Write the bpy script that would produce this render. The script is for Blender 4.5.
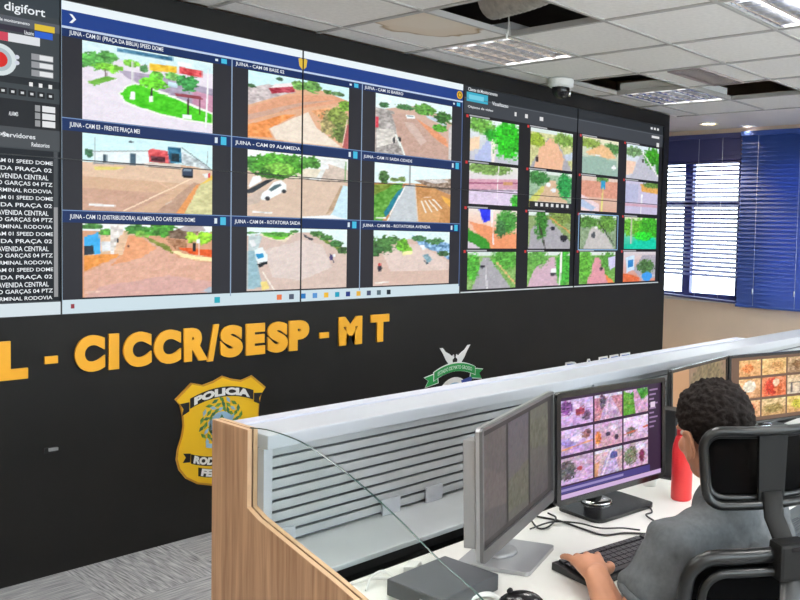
import bpy, bmesh, math, random
import numpy as np
from mathutils import Vector, Matrix, noise, Quaternion

random.seed(7)
rng = np.random.RandomState(11)
scene = bpy.context.scene
COL = scene.collection
for o in list(bpy.data.objects):
    bpy.data.objects.remove(o)

# ------------------------------------------------------------------ camera
# World: X along the video wall, Y towards it (its face is Y = 0), Z up, metres.
CAM = Vector((-1.5547, -4.0568, 1.5678))
RV = Vector((0.62759464, -0.77809034, 0.02646495))
UV = Vector((0.02304417, 0.0525437, 0.99835271))
DV = Vector((0.77819916, 0.62595095, -0.05090659))
FPX, PX0, PY0 = 859.44, 561.6, 276.6
cd = bpy.data.cameras.new('camera')
cam = bpy.data.objects.new('camera', cd)
COL.objects.link(cam)
M = Matrix((RV, UV, -DV)).transposed().to_4x4()
M.translation = CAM
cam.matrix_world = M
cd.sensor_width = 36.0
cd.sensor_fit = 'HORIZONTAL'
cd.lens = FPX / 800.0 * 36.0
cd.shift_x = (400 - PX0) / 800.0
cd.shift_y = -(300 - PY0) / 800.0
cd.clip_start = 0.02
scene.camera = cam

# ------------------------------------------------------------------ world, exposure
wd = bpy.data.worlds.new('world')
scene.world = wd
wd.use_nodes = True
bg = wd.node_tree.nodes['Background']
bg.inputs[0].default_value = (0.86, 0.95, 1.0, 1)
bg.inputs[1].default_value = 9.0
scene.view_settings.view_transform = 'Standard'
scene.view_settings.look = 'None'
scene.view_settings.exposure = 0.0
scene.view_settings.gamma = 1.0
scene.view_settings.use_curve_mapping = False
TUBE_STRENGTH = 72.0
SCREEN_GAIN = 1.0
ZC = 2.622          # ceiling height


# pixel (800x600 photo) -> world helpers
def ray(x, y):
    return DV * FPX + RV * (x - PX0) + UV * (PY0 - y)


def on_plane(x, y, axis, val):
    v = ray(x, y)
    return CAM + v * ((val - CAM[axis]) / v[axis])


def at_depth(x, y, depth):
    return CAM + ray(x, y) * (depth / FPX)


# ------------------------------------------------------------------ materials
def lin(c):
    c = c / 255.0
    return c / 12.92 if c <= 0.04045 else ((c + 0.055) / 1.055) ** 2.4


def rgb(r, g, b):
    return (lin(r), lin(g), lin(b), 1.0)


def mat(name, col, rough=0.5, metal=0.0, noise_scale=None, var=0.08, bump=0.0, stretch=None, spec=0.5, coat=0.0):
    m = bpy.data.materials.new(name)
    m.use_nodes = True
    nt = m.node_tree
    b = nt.nodes['Principled BSDF']
    b.inputs['Roughness'].default_value = rough
    b.inputs['Metallic'].default_value = metal
    b.inputs['Specular IOR Level'].default_value = spec
    b.inputs['Coat Weight'].default_value = coat
    b.inputs['Base Color'].default_value = col
    if noise_scale:
        tc = nt.nodes.new('ShaderNodeTexCoord')
        mp = nt.nodes.new('ShaderNodeMapping')
        if stretch:
            mp.inputs['Scale'].default_value = stretch
        nz = nt.nodes.new('ShaderNodeTexNoise')
        nz.inputs['Scale'].default_value = noise_scale
        nz.inputs['Detail'].default_value = 6
        nt.links.new(tc.outputs['Object'], mp.inputs['Vector'])
        nt.links.new(mp.outputs['Vector'], nz.inputs['Vector'])
        rp = nt.nodes.new('ShaderNodeValToRGB')
        rp.color_ramp.elements[0].position = 0.3
        rp.color_ramp.elements[1].position = 0.7
        rp.color_ramp.elements[0].color = tuple(max(0, c * (1 - var)) for c in col[:3]) + (1,)
        rp.color_ramp.elements[1].color = tuple(min(1, c * (1 + var)) for c in col[:3]) + (1,)
        nt.links.new(nz.outputs['Fac'], rp.inputs['Fac'])
        nt.links.new(rp.outputs['Color'], b.inputs['Base Color'])
        if bump:
            bp = nt.nodes.new('ShaderNodeBump')
            bp.inputs['Strength'].default_value = bump
            bp.inputs['Distance'].default_value = 0.004
            nt.links.new(nz.outputs['Fac'], bp.inputs['Height'])
            nt.links.new(bp.outputs['Normal'], b.inputs['Normal'])
    return m


def emis(name, col, strength):
    m = bpy.data.materials.new(name)
    m.use_nodes = True
    b = m.node_tree.nodes['Principled BSDF']
    b.inputs['Base Color'].default_value = col
    b.inputs['Emission Color'].default_value = col
    b.inputs['Emission Strength'].default_value = strength
    return m


def screen_mat(name, gain):
    """Lit display print: colours come from the mesh colour attribute."""
    m = bpy.data.materials.new(name)
    m.use_nodes = True
    nt = m.node_tree
    b = nt.nodes['Principled BSDF']
    b.inputs['Base Color'].default_value = (0.004, 0.004, 0.005, 1)
    b.inputs['Roughness'].default_value = 0.4
    b.inputs['Specular IOR Level'].default_value = 0.12
    a = nt.nodes.new('ShaderNodeAttribute')
    a.attribute_name = 'Col'
    nt.links.new(a.outputs['Color'], b.inputs['Emission Color'])
    b.inputs['Emission Strength'].default_value = gain
    return m


def wood_mat(name, c1, c2):
    m = bpy.data.materials.new(name)
    m.use_nodes = True
    nt = m.node_tree
    b = nt.nodes['Principled BSDF']
    b.inputs['Roughness'].default_value = 0.5
    tc = nt.nodes.new('ShaderNodeTexCoord')
    mp = nt.nodes.new('ShaderNodeMapping')
    mp.inputs['Scale'].default_value = (14, 14, 0.6)
    nz = nt.nodes.new('ShaderNodeTexNoise')
    nz.inputs['Scale'].default_value = 3.0
    nz.inputs['Detail'].default_value = 5
    nz.inputs['Distortion'].default_value = 0.6
    mp2 = nt.nodes.new('ShaderNodeMapping')
    mp2.inputs['Scale'].default_value = (150, 150, 4)
    nz2 = nt.nodes.new('ShaderNodeTexNoise')
    nz2.inputs['Scale'].default_value = 3.0
    mx = nt.nodes.new('ShaderNodeMath')
    mx.operation = 'MULTIPLY_ADD'
    mx.inputs[1].default_value = 0.3
    rp = nt.nodes.new('ShaderNodeValToRGB')
    rp.color_ramp.elements[0].position = 0.5
    rp.color_ramp.elements[1].position = 0.82
    rp.color_ramp.elements[0].color = c1
    rp.color_ramp.elements[1].color = c2
    for a, bb in ((tc.outputs['Object'], mp.inputs[0]), (tc.outputs['Object'], mp2.inputs[0]), (mp.outputs[0], nz.inputs['Vector']), (mp2.outputs[0], nz2.inputs['Vector']),
                  (nz2.outputs['Fac'], mx.inputs[0]), (nz.outputs['Fac'], mx.inputs[2]), (mx.outputs[0], rp.inputs[0]), (rp.outputs[0], b.inputs['Base Color'])):
        nt.links.new(a, bb)
    return m


def glass_mat(name, tint, rough=0.0, alpha=0.012):
    m = bpy.data.materials.new(name)
    m.use_nodes = True
    nt = m.node_tree
    nt.nodes.remove(nt.nodes['Principled BSDF'])
    out = nt.nodes['Material Output']
    tr = nt.nodes.new('ShaderNodeBsdfTransparent')
    tr.inputs[0].default_value = tint
    gl = nt.nodes.new('ShaderNodeBsdfGlossy')
    gl.inputs['Roughness'].default_value = rough
    mx = nt.nodes.new('ShaderNodeMixShader')
    mx.inputs[0].default_value = alpha
    nt.links.new(tr.outputs[0], mx.inputs[1])
    nt.links.new(gl.outputs[0], mx.inputs[2])
    nt.links.new(mx.outputs[0], out.inputs['Surface'])
    return m


def mesh_fabric(name, col, openness):
    """Woven net: opaque thread mixed with see-through gaps."""
    m = mat(name, col, 0.9, spec=0.08)
    nt = m.node_tree
    out = nt.nodes['Material Output']
    tr = nt.nodes.new('ShaderNodeBsdfTransparent')
    mx = nt.nodes.new('ShaderNodeMixShader')
    mx.inputs[0].default_value = openness
    nt.links.new(nt.nodes['Principled BSDF'].outputs[0], mx.inputs[1])
    nt.links.new(tr.outputs[0], mx.inputs[2])
    nt.links.new(mx.outputs[0], out.inputs['Surface'])
    return m


def carpet_mat():
    m = mat('carpet', rgb(120, 121, 124), 0.95, spec=0.1)
    nt = m.node_tree
    b = nt.nodes['Principled BSDF']
    tc = nt.nodes.new('ShaderNodeTexCoord')
    mp = nt.nodes.new('ShaderNodeMapping')
    mp.inputs['Scale'].default_value = (7, 160, 1)
    mp2 = nt.nodes.new('ShaderNodeMapping')
    mp2.inputs['Scale'].default_value = (130, 9, 1)
    n1 = nt.nodes.new('ShaderNodeTexNoise'); n1.inputs['Scale'].default_value = 1.0; n1.inputs['Detail'].default_value = 4
    n2 = nt.nodes.new('ShaderNodeTexNoise'); n2.inputs['Scale'].default_value = 1.0; n2.inputs['Detail'].default_value = 4
    ck = nt.nodes.new('ShaderNodeTexChecker'); ck.inputs['Scale'].default_value = 2.0
    mx = nt.nodes.new('ShaderNodeMix')
    rp = nt.nodes.new('ShaderNodeValToRGB')
    rp.color_ramp.elements[0].position = 0.3; rp.color_ramp.elements[1].position = 0.72
    rp.color_ramp.elements[0].color = rgb(104, 106, 110); rp.color_ramp.elements[1].color = rgb(196, 197, 200)
    L = nt.links.new
    L(tc.outputs['Object'], mp.inputs[0]); L(tc.outputs['Object'], mp2.inputs[0]); L(tc.outputs['Object'], ck.inputs['Vector'])
    L(mp.outputs[0], n1.inputs['Vector']); L(mp2.outputs[0], n2.inputs['Vector'])
    L(ck.outputs['Fac'], mx.inputs[0]); L(n1.outputs['Fac'], mx.inputs[2]); L(n2.outputs['Fac'], mx.inputs[3])
    L(mx.outputs[0], rp.inputs[0]); L(rp.outputs[0], b.inputs['Base Color'])
    return m


MT = dict(
    carpet=carpet_mat(),
    black_wall=mat('black_cladding', rgb(21, 20, 19), 0.6, noise_scale=2.5, var=0.25, spec=0.3),
    bezel=mat('bezel_black', rgb(16, 16, 18), 0.4),
    paint=mat('beige_paint', rgb(240, 216, 192), 0.8, noise_scale=3, var=0.04),
    white_paint=mat('white_plaster', rgb(240, 234, 230), 0.85, noise_scale=3, var=0.03),
    tile=mat('mineral_tile', rgb(240, 237, 233), 0.9, noise_scale=40, var=0.05, bump=0.15),
    stain_tile=None,
    tbar=mat('tbar_metal', rgb(176, 173, 170), 0.5),
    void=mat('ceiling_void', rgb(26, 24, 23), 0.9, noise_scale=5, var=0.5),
    foil=mat('duct_foil', rgb(188, 184, 176), 0.42, 0.55, noise_scale=30, var=0.2, bump=0.4),
    louvre=mat('louvre_aluminium', rgb(196, 198, 203), 0.16, 1.0),
    tray=mat('luminaire_tray', rgb(235, 235, 235), 0.4),
    tube=emis('fluorescent_tube', (1.0, 0.97, 0.92, 1), TUBE_STRENGTH),
    white=mat('white_plastic', rgb(232, 232, 230), 0.4),
    desk=mat('desk_laminate', rgb(236, 235, 230), 0.35, noise_scale=6, var=0.02),
    slat_grey=mat('slat_grey', rgb(178, 182, 186), 0.45, 0.1, noise_scale=8, var=0.05),
    grey_metal=mat('grey_metal', rgb(196, 200, 203), 0.38, 0.25, noise_scale=8, var=0.04),
    light_metal=mat('light_cap', rgb(186, 190, 198), 0.4, 0.05),
    core_grey=mat('core_grey', rgb(112, 115, 118), 0.7),
    cap_lilac=mat('cap_lilac', rgb(196, 198, 212), 0.4),
    slot=mat('dark_gap', rgb(44, 46, 49), 0.8),
    wood=wood_mat('wood_laminate', rgb(150, 112, 82), rgb(190, 152, 118)),
    wood_edge=mat('wood_edge_band', rgb(205, 168, 132), 0.5, noise_scale=20, var=0.06),
    glass=glass_mat('clear_glass', (0.965, 0.985, 0.975, 1)),
    glass_edge=mat('glass_edge', rgb(52, 76, 72), 0.15),
    pane=glass_mat('window_glass', (0.95, 0.97, 0.97, 1)),
    yellow=mat('sign_yellow', rgb(240, 172, 34), 0.45),
    badge_yellow=mat('badge_yellow', rgb(238, 190, 28), 0.4),
    badge_rim=mat('badge_rim', rgb(196, 140, 40), 0.4),
    badge_black=mat('badge_black', rgb(18, 18, 20), 0.5),
    sign_white=mat('sign_white', rgb(236, 236, 236), 0.45),
    sign_green=mat('sign_green', rgb(28, 150, 72), 0.45),
    leaf=mat('wreath_green', rgb(96, 140, 62), 0.5, noise_scale=60, var=0.4),
    leaf2=mat('wreath_dark_green', rgb(60, 112, 78), 0.5),
    sky_blue=mat('arms_blue', rgb(150, 186, 216), 0.5),
    deep_blue=mat('arms_deep_blue', rgb(46, 66, 150), 0.5),
    letter_blue=mat('letter_blue', rgb(58, 96, 168), 0.45),
    red=mat('arms_red', rgb(196, 60, 40), 0.5),
    blind=mat('blind_blue', rgb(50, 80, 158), 0.6, noise_scale=4, var=0.06),
    blind_dim=mat('blind_blue_open', rgb(66, 70, 120), 0.6),
    cord=mat('blind_cord', rgb(210, 220, 232), 0.6),
    frame_blue=mat('window_frame_blue', rgb(52, 58, 120), 0.45),
    black_plastic=mat('black_plastic', rgb(24, 25, 27), 0.42),
    black_gloss=mat('black_gloss', rgb(20, 20, 23), 0.22),
    chair_frame=mat('chair_frame', rgb(18, 19, 20), 0.32),
    chair_stem=mat('chair_stem', rgb(25, 25, 25), 0.6, spec=0.2),
    chair_mesh=mesh_fabric('chair_mesh', rgb(5, 5, 6), 0.05),
    headrest_mesh=mesh_fabric('headrest_mesh', rgb(5, 5, 6), 0.07),
    silver=mat('silver_plastic', rgb(168, 169, 172), 0.32, 0.5),
    dark_silver=mat('dark_silver', rgb(104, 104, 106), 0.35, 0.4),
    chrome=mat('chrome', rgb(214, 214, 216), 0.15, 1.0),
    box_grey=mat('appliance_grey', rgb(72, 75, 80), 0.5),
    keycap=mat('keycap', rgb(44, 45, 49), 0.45),
    bottle_red=mat('bottle_red', rgb(206, 44, 46), 0.35),
    cup=mat('cup_white', rgb(226, 226, 222), 0.4),
    cable_black=mat('cable_black', rgb(28, 28, 30), 0.5),
    cable_white=mat('cable_white', rgb(222, 222, 220), 0.5),
    skin=mat('skin', rgb(190, 134, 104), 0.5, noise_scale=25, var=0.06),
    hair=mat('hair', rgb(30, 24, 22), 0.75, noise_scale=140, var=0.6, bump=0.8, spec=0.15),
    shirt=mat('shirt_grey', rgb(92, 95, 98), 0.9, noise_scale=90, var=0.12, bump=0.1, spec=0.2),
    denim=mat('denim', rgb(48, 58, 84), 0.85, noise_scale=60, var=0.15),
    shoe=mat('shoe_black', rgb(26, 26, 28), 0.5),
    eye=mat('eye_white', rgb(230, 226, 220), 0.2),
    screen=screen_mat('lit_screen', SCREEN_GAIN),
    dim_screen=screen_mat('oblique_screen', 0.62),
    warm_lamp=emis('warm_lamp', (1.0, 0.74, 0.40, 1), 14.0),
    vent_grey=mat('vent_grey', rgb(158, 146, 144), 0.6),
)


def stained():
    m = mat('stained_tile', rgb(240, 237, 233), 0.9)
    nt = m.node_tree
    b = nt.nodes['Principled BSDF']
    tc = nt.nodes.new('ShaderNodeTexCoord')
    nz = nt.nodes.new('ShaderNodeTexNoise'); nz.inputs['Scale'].default_value = 5
    mpn = nt.nodes.new('ShaderNodeVectorMath'); mpn.operation = 'MULTIPLY_ADD'
    mpn.inputs[1].default_value = (0.22, 0.22, 0)
    mp = nt.nodes.new('ShaderNodeMapping')
    mp.inputs['Location'].default_value = (0.03, 0.06, 0)
    mp.inputs['Scale'].default_value = (3.2, 3.6, 0)
    gr = nt.nodes.new('ShaderNodeTexGradient'); gr.gradient_type = 'SPHERICAL'
    rp = nt.nodes.new('ShaderNodeValToRGB')
    e = rp.color_ramp.elements
    e[0].position = 0.0; e[0].color = rgb(240, 237, 233)
    e[1].position = 0.06; e[1].color = rgb(176, 150, 118)
    x = e.new(0.12); x.color = rgb(226, 210, 190)
    x = e.new(0.6); x.color = rgb(232, 220, 204)
    L = nt.links.new
    L(tc.outputs['Object'], nz.inputs['Vector']); L(nz.outputs['Color'], mpn.inputs[0]); L(tc.outputs['Object'], mpn.inputs[2])
    L(mpn.outputs[0], mp.inputs[0]); L(mp.outputs[0], gr.inputs[0]); L(gr.outputs['Fac'], rp.inputs[0]); L(rp.outputs[0], b.inputs['Base Color'])
    return m


MT['stain_tile'] = stained()


# ------------------------------------------------------------------ object helpers
def link(name, me, m=None, parent=None, smooth=False, loc=None, rot=None):
    o = bpy.data.objects.new(name, me)
    COL.objects.link(o)
    if m is not None and me is not None:
        me.materials.append(MT[m] if isinstance(m, str) else m)
    if smooth:
        for p in me.polygons:
            p.use_smooth = True
    if parent:
        o.parent = parent
    if loc:
        o.location = loc
    if rot:
        o.rotation_euler = rot
    return o


def tag(o, label, cat, group=None):
    o['label'] = label
    o['category'] = cat
    if group:
        o['group'] = group
    return o


def empty(name, loc=(0, 0, 0), rz=0.0, label=None, cat=None, group=None):
    o = bpy.data.objects.new(name, None)
    COL.objects.link(o)
    o.location = loc
    o.rotation_euler = (0, 0, rz)
    o.empty_display_size = 0.05
    if label:
        tag(o, label, cat, group)
    return o


def struct(o):
    o['kind'] = 'structure'
    return o


def fin(bm, name):
    bmesh.ops.recalc_face_normals(bm, faces=bm.faces)
    me = bpy.data.meshes.new(name)
    bm.to_mesh(me)
    bm.free()
    return me


def add_box(bm, lo, hi, bevel=0.0, mtx=None):
    lo, hi = Vector(lo), Vector(hi)
    c = (lo + hi) / 2
    s = hi - lo
    r = bmesh.ops.create_cube(bm, size=1.0)
    vs = r['verts']
    bmesh.ops.scale(bm, vec=s, verts=vs)
    bmesh.ops.translate(bm, vec=c, verts=vs)
    if bevel:
        es = list({e for v in vs for e in v.link_edges})
        rr = bmesh.ops.bevel(bm, geom=es, offset=bevel, segments=2, affect='EDGES', profile=0.6)
        vs = list({v for f in rr['faces'] for v in f.verts} | {v for v in vs if v.is_valid})
    if mtx is not None:
        bmesh.ops.transform(bm, matrix=mtx, verts=vs)
    return vs


def box_mesh(lo, hi, bevel=0.0, name='box'):
    bm = bmesh.new()
    add_box(bm, lo, hi, bevel)
    return fin(bm, name)


def prism_mesh(pts, fn, t, name='prism'):
    """Flat outline pts (2D) extruded by t; fn maps (a, b, c) -> 3D."""
    bm = bmesh.new()
    a = [bm.verts.new(fn(p[0], p[1], 0)) for p in pts]
    b = [bm.verts.new(fn(p[0], p[1], t)) for p in pts]
    n = len(pts)
    f1 = bm.faces.new(a)
    f2 = bm.faces.new(b[::-1])
    f1.normal_update(); f2.normal_update()
    for i in range(n):
        bm.faces.new((a[i], a[(i + 1) % n], b[(i + 1) % n], b[i]))
    bmesh.ops.triangulate(bm, faces=[f1, f2])
    return fin(bm, name)


def frames(pts, ref):
    out = []
    for i, p in enumerate(pts):
        a = pts[max(0, i - 1)]
        b = pts[min(len(pts) - 1, i + 1)]
        t = (b - a).normalized()
        s = ref - t * ref.dot(t)
        if s.length < 1e-4:
            s = t.orthogonal()
        s.normalize()
        out.append((t, s, t.cross(s)))
    return out


def add_tube(bm, pts, radii, seg=14, ref=Vector((1, 0, 0)), cap=True, closed=False):
    """Sweep ellipses along pts; radii: list of r or (r_along_ref, r_other)."""
    pts = [Vector(p) for p in pts]
    n = len(pts)
    if not isinstance(radii, (list, tuple)) or (isinstance(radii, tuple) and len(radii) == 2 and n != 2):
        radii = [radii] * n
    if closed:
        fr = []
        for i in range(n):
            t = (pts[(i + 1) % n] - pts[i - 1]).normalized()
            s = (ref - t * ref.dot(t))
            s = s.normalized() if s.length > 1e-4 else t.orthogonal().normalized()
            fr.append((t, s, t.cross(s)))
    else:
        fr = frames(pts, ref)
    rings = []
    for i in range(n):
        r = radii[i]
        ra, rb = (r, r) if not isinstance(r, (tuple, list)) else r
        t, s, u = fr[i]
        rings.append([bm.verts.new(pts[i] + s * (ra * math.cos(2 * math.pi * k / seg)) + u * (rb * math.sin(2 * math.pi * k / seg))) for k in range(seg)])
    m = n if closed else n - 1
    for i in range(m):
        A, B = rings[i], rings[(i + 1) % n]
        for k in range(seg):
            bm.faces.new((A[k], A[(k + 1) % seg], B[(k + 1) % seg], B[k]))
    if cap and not closed:
        bm.faces.new(rings[0][::-1])
        bm.faces.new(rings[-1])
    return rings


def smooth_path(pts, n=8):
    """Catmull-Rom through pts."""
    P = [Vector(p) for p in pts]
    P = [P[0] * 2 - P[1]] + P + [P[-1] * 2 - P[-2]]
    out = []
    for i in range(1, len(P) - 2):
        for k in range(n):
            t = k / n
            a, b, c, d = P[i - 1], P[i], P[i + 1], P[i + 2]
            out.append(0.5 * ((2 * b) + (c - a) * t + (2 * a - 5 * b + 4 * c - d) * t * t + (3 * b - a - 3 * c + d) * t ** 3))
    out.append(P[-2])
    return out


def tube_obj(name, pts, r, m, parent=None, seg=8, ref=Vector((0, 0, 1)), closed=False, sm=True):
    bm = bmesh.new()
    add_tube(bm, pts, r, seg, ref, closed=closed)
    return link(name, fin(bm, name), m, parent, sm)


def add_lathe(bm, prof, seg=24, mtx=None):
    rings = []
    for r, z in prof:
        rings.append([bm.verts.new((r * math.cos(2 * math.pi * k / seg), r * math.sin(2 * math.pi * k / seg), z)) for k in range(seg)] if r > 1e-5 else [bm.verts.new((0, 0, z))])
    for A, B in zip(rings, rings[1:]):
        if len(A) == 1 and len(B) == 1:
            continue
        for k in range(seg):
            if len(A) == 1:
                bm.faces.new((A[0], B[(k + 1) % seg], B[k]))
            elif len(B) == 1:
                bm.faces.new((A[k], A[(k + 1) % seg], B[0]))
            else:
                bm.faces.new((A[k], A[(k + 1) % seg], B[(k + 1) % seg], B[k]))
    if mtx is not None:
        bmesh.ops.transform(bm, matrix=mtx, verts=[v for R in rings for v in R])


def lathe_obj(name, prof, m, parent=None, seg=24, loc=None):
    bm = bmesh.new()
    add_lathe(bm, prof, seg)
    return link(name, fin(bm, name), m, parent, True, loc)


def copy_tree(o, parent=None):
    c = o.copy()
    COL.objects.link(c)
    c.parent = parent
    for ch in list(o.children):
        copy_tree(ch, c)
    return c


def text_mesh(s, offset=0.0, extrude=0.0, res=3):
    cu = bpy.data.curves.new('text', 'FONT')
    cu.body = s
    cu.size = 1.0
    cu.offset = offset
    cu.extrude = extrude
    cu.resolution_u = res
    ob = bpy.data.objects.new('text_tmp', cu)
    me = bpy.data.meshes.new_from_object(ob)
    bpy.data.objects.remove(ob)
    bpy.data.curves.remove(cu)
    return me


def fit_text(s, x0, x1, z0, z1, fn, offset=0.0, depth=0.0):
    """Text squeezed into the box x0..x1, z0..z1; fn maps (x, z, depth) to 3D."""
    me = text_mesh(s, offset, 0.5 if depth else 0.0, 8 if depth > 0.008 else 3)
    co = np.zeros(len(me.vertices) * 3)
    me.vertices.foreach_get('co', co)
    co = co.reshape(-1, 3)
    lo, hi = co.min(0), co.max(0)
    sx = (x1 - x0) / max(1e-6, hi[0] - lo[0])
    sz = (z1 - z0) / max(1e-6, hi[1] - lo[1])
    for v, c in zip(me.vertices, co):
        v.co = fn(x0 + (c[0] - lo[0]) * sx, z0 + (c[1] - lo[1]) * sz, c[2] * depth)
    return me


def colour_mesh(name, verts, faces, cols):
    """cols: per-vertex sRGB 0..255."""
    me = bpy.data.meshes.new(name)
    me.from_pydata(verts, [], faces)
    at = me.color_attributes.new('Col', 'FLOAT_COLOR', 'POINT')
    c = np.asarray(cols, float) / 255.0
    c = np.where(c <= 0.04045, c / 12.92, ((c + 0.055) / 1.055) ** 2.4)
    a = np.ones((len(verts), 4))
    a[:, :3] = c
    at.data.foreach_set('color', a.ravel())
    return me


# ------------------------------------------------------------------ painted pictures for the displays
class Pic:
    def __init__(s, w, h, seed=0):
        s.w, s.h = w, h
        s.a = np.zeros((h, w, 3))
        yy, xx = np.mgrid[0:h, 0:w]
        s.x = (xx + 0.5) / w
        s.y = (yy + 0.5) / h
        s.r = np.random.RandomState(seed)

    def nz(s, k):
        g = s.r.rand(k + 2, k + 2)
        fx, fy = s.x * k, s.y * k
        ix, iy = fx.astype(int), fy.astype(int)
        tx, ty = fx - ix, fy - iy
        tx, ty = tx * tx * (3 - 2 * tx), ty * ty * (3 - 2 * ty)
        return (g[iy, ix] * (1 - tx) + g[iy, ix + 1] * tx) * (1 - ty) + (g[iy + 1, ix] * (1 - tx) + g[iy + 1, ix + 1] * tx) * ty

    def put(s, mask, c, var=0):
        c = np.array(c, float)
        if var:
            n = (s.nz(22) * 0.45 + s.nz(48) * 0.55 - 0.5) * 2.4 * var
            s.a[mask] = (c + n[..., None])[mask]
        else:
            s.a[mask] = c

    def g(s, c1, c2):
        s.a[:] = np.array(c1, float) * (1 - s.y[..., None]) + np.array(c2, float) * s.y[..., None]

    def p(s, c, pts, var=10):
        m = np.zeros(s.x.shape, bool)
        n = len(pts)
        for i in range(n):
            (x0, y0), (x1, y1) = pts[i], pts[(i + 1) % n]
            if y0 == y1:
                continue
            cond = ((y0 > s.y) != (y1 > s.y)) & (s.x < (x1 - x0) * (s.y - y0) / (y1 - y0) + x0)
            m ^= cond
        s.put(m, c, var)

    def e(s, c, cx, cy, rx, ry, var=0):
        s.put(((s.x - cx) / rx) ** 2 + ((s.y - cy) / ry) ** 2 < 1, c, var)

    def t(s, c, cx, cy, rx, ry):
        n = s.nz(22) * 0.4 + s.nz(46) * 0.6
        d = ((s.x - cx) / rx) ** 2 + ((s.y - cy) / ry) ** 2
        m = d + (n - 0.5) * 1.4 < 0.86
        cc = np.array(c, float)
        k = (s.nz(30) * 0.5 + s.nz(64) * 0.5)
        f = 0.55 + 1.1 * k
        s.a[m] = (cc * f[..., None])[m]

    def l(s, c, w, pts):
        asp = s.w / s.h
        for (x0, y0), (x1, y1) in zip(pts, pts[1:]):
            dx, dy = (x1 - x0) * asp, y1 - y0
            L2 = dx * dx + dy * dy + 1e-9
            px, py = (s.x - x0) * asp, s.y - y0
            tt = np.clip((px * dx + py * dy) / L2, 0, 1)
            s.put((px - tt * dx) ** 2 + (py - tt * dy) ** 2 < w * w, c)

    def run(s, ops):
        for op in ops:
            getattr(s, op[0])(*op[1:])
        n = (s.nz(50) - 0.5) * 8 + (s.nz(23) - 0.5) * 9
        s.a = s.a + n[..., None] + s.r.normal(0, 4, s.x.shape)[..., None] + s.r.normal(0, 3, s.a.shape)
        g_ = s.a.mean(-1, keepdims=True)
        s.a = np.clip((g_ + (s.a - g_) * 1.07 - 128) * 1.08 + 136, 0, 255)
        return s.a


def unframe(d):
    """Turn a picture drawn in a skewed frame into unit-square drawing steps."""
    (ax, ay), (bx, by), (cx, cy), (dx, dy) = d['c']

    def cv(x, y):
        u = (x - ax) / (bx - ax)
        t, b = ay + (by - ay) * u, dy + (cy - dy) * u
        return u, (y - t) / (b - t)
    H = ((dy - ay) + (cy - by)) / 2
    W = bx - ax
    out = [('g', d['bg'], d['bg'])]
    for op in d['ops']:
        if op[0] == 'p':
            out.append(('p', op[1], [cv(*q) for q in op[2]], op[3] if len(op) > 3 else 10))
        elif op[0] == 'l':
            out.append(('l', op[1], op[2] / H * 0.6, [cv(*q) for q in op[3]]))
        else:
            u, v = cv(op[2], op[3])
            out.append((op[0], op[1], u, v, op[4] / W, op[5] / H))
    return out


def picture(ops, w, h, seed):
    if isinstance(ops, dict):
        ops = unframe(ops)
    a = Pic(w * 2, h * 2, seed).run(ops)
    return a.reshape(h, 2, w, 2, 3).mean((1, 3))


def picture_mesh(name, img, x0, x1, z0, z1, cx0, cx1, cz0, cz1, fn):
    """Grid of the picture covering (x0..x1, z0..z1), clipped to (cx0..cx1, cz0..cz1)."""
    h, w = img.shape[:2]
    a0, a1 = max(x0, cx0), min(x1, cx1)
    b0, b1 = max(z0, cz0), min(z1, cz1)
    if a1 - a0 < 1e-3 or b1 - b0 < 1e-3:
        return None
    nx = max(2, int(round(w * (a1 - a0) / (x1 - x0))))
    ny = max(2, int(round(h * (b1 - b0) / (z1 - z0))))
    xs = np.linspace(a0, a1, nx + 1)
    zs = np.linspace(b0, b1, ny + 1)
    u = np.clip(((xs - x0) / (x1 - x0) * w).astype(int), 0, w - 1)
    v = np.clip(((1 - (zs - z0) / (z1 - z0)) * h).astype(int), 0, h - 1)
    cs = img[v][:, u].reshape(-1, 3)
    vs = [fn(x, z) for z in zs for x in xs]
    k = (np.arange(ny)[:, None] * (nx + 1) + np.arange(nx)[None]).ravel()
    fs = np.stack([k, k + 1, k + nx + 2, k + nx + 1], 1).tolist()
    return colour_mesh(name, vs, fs, cs)


SKY, SKYW = (206, 232, 240), (238, 246, 246)
GR, DG, LG = (86, 132, 48), (52, 84, 42), (120, 170, 70)
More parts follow.
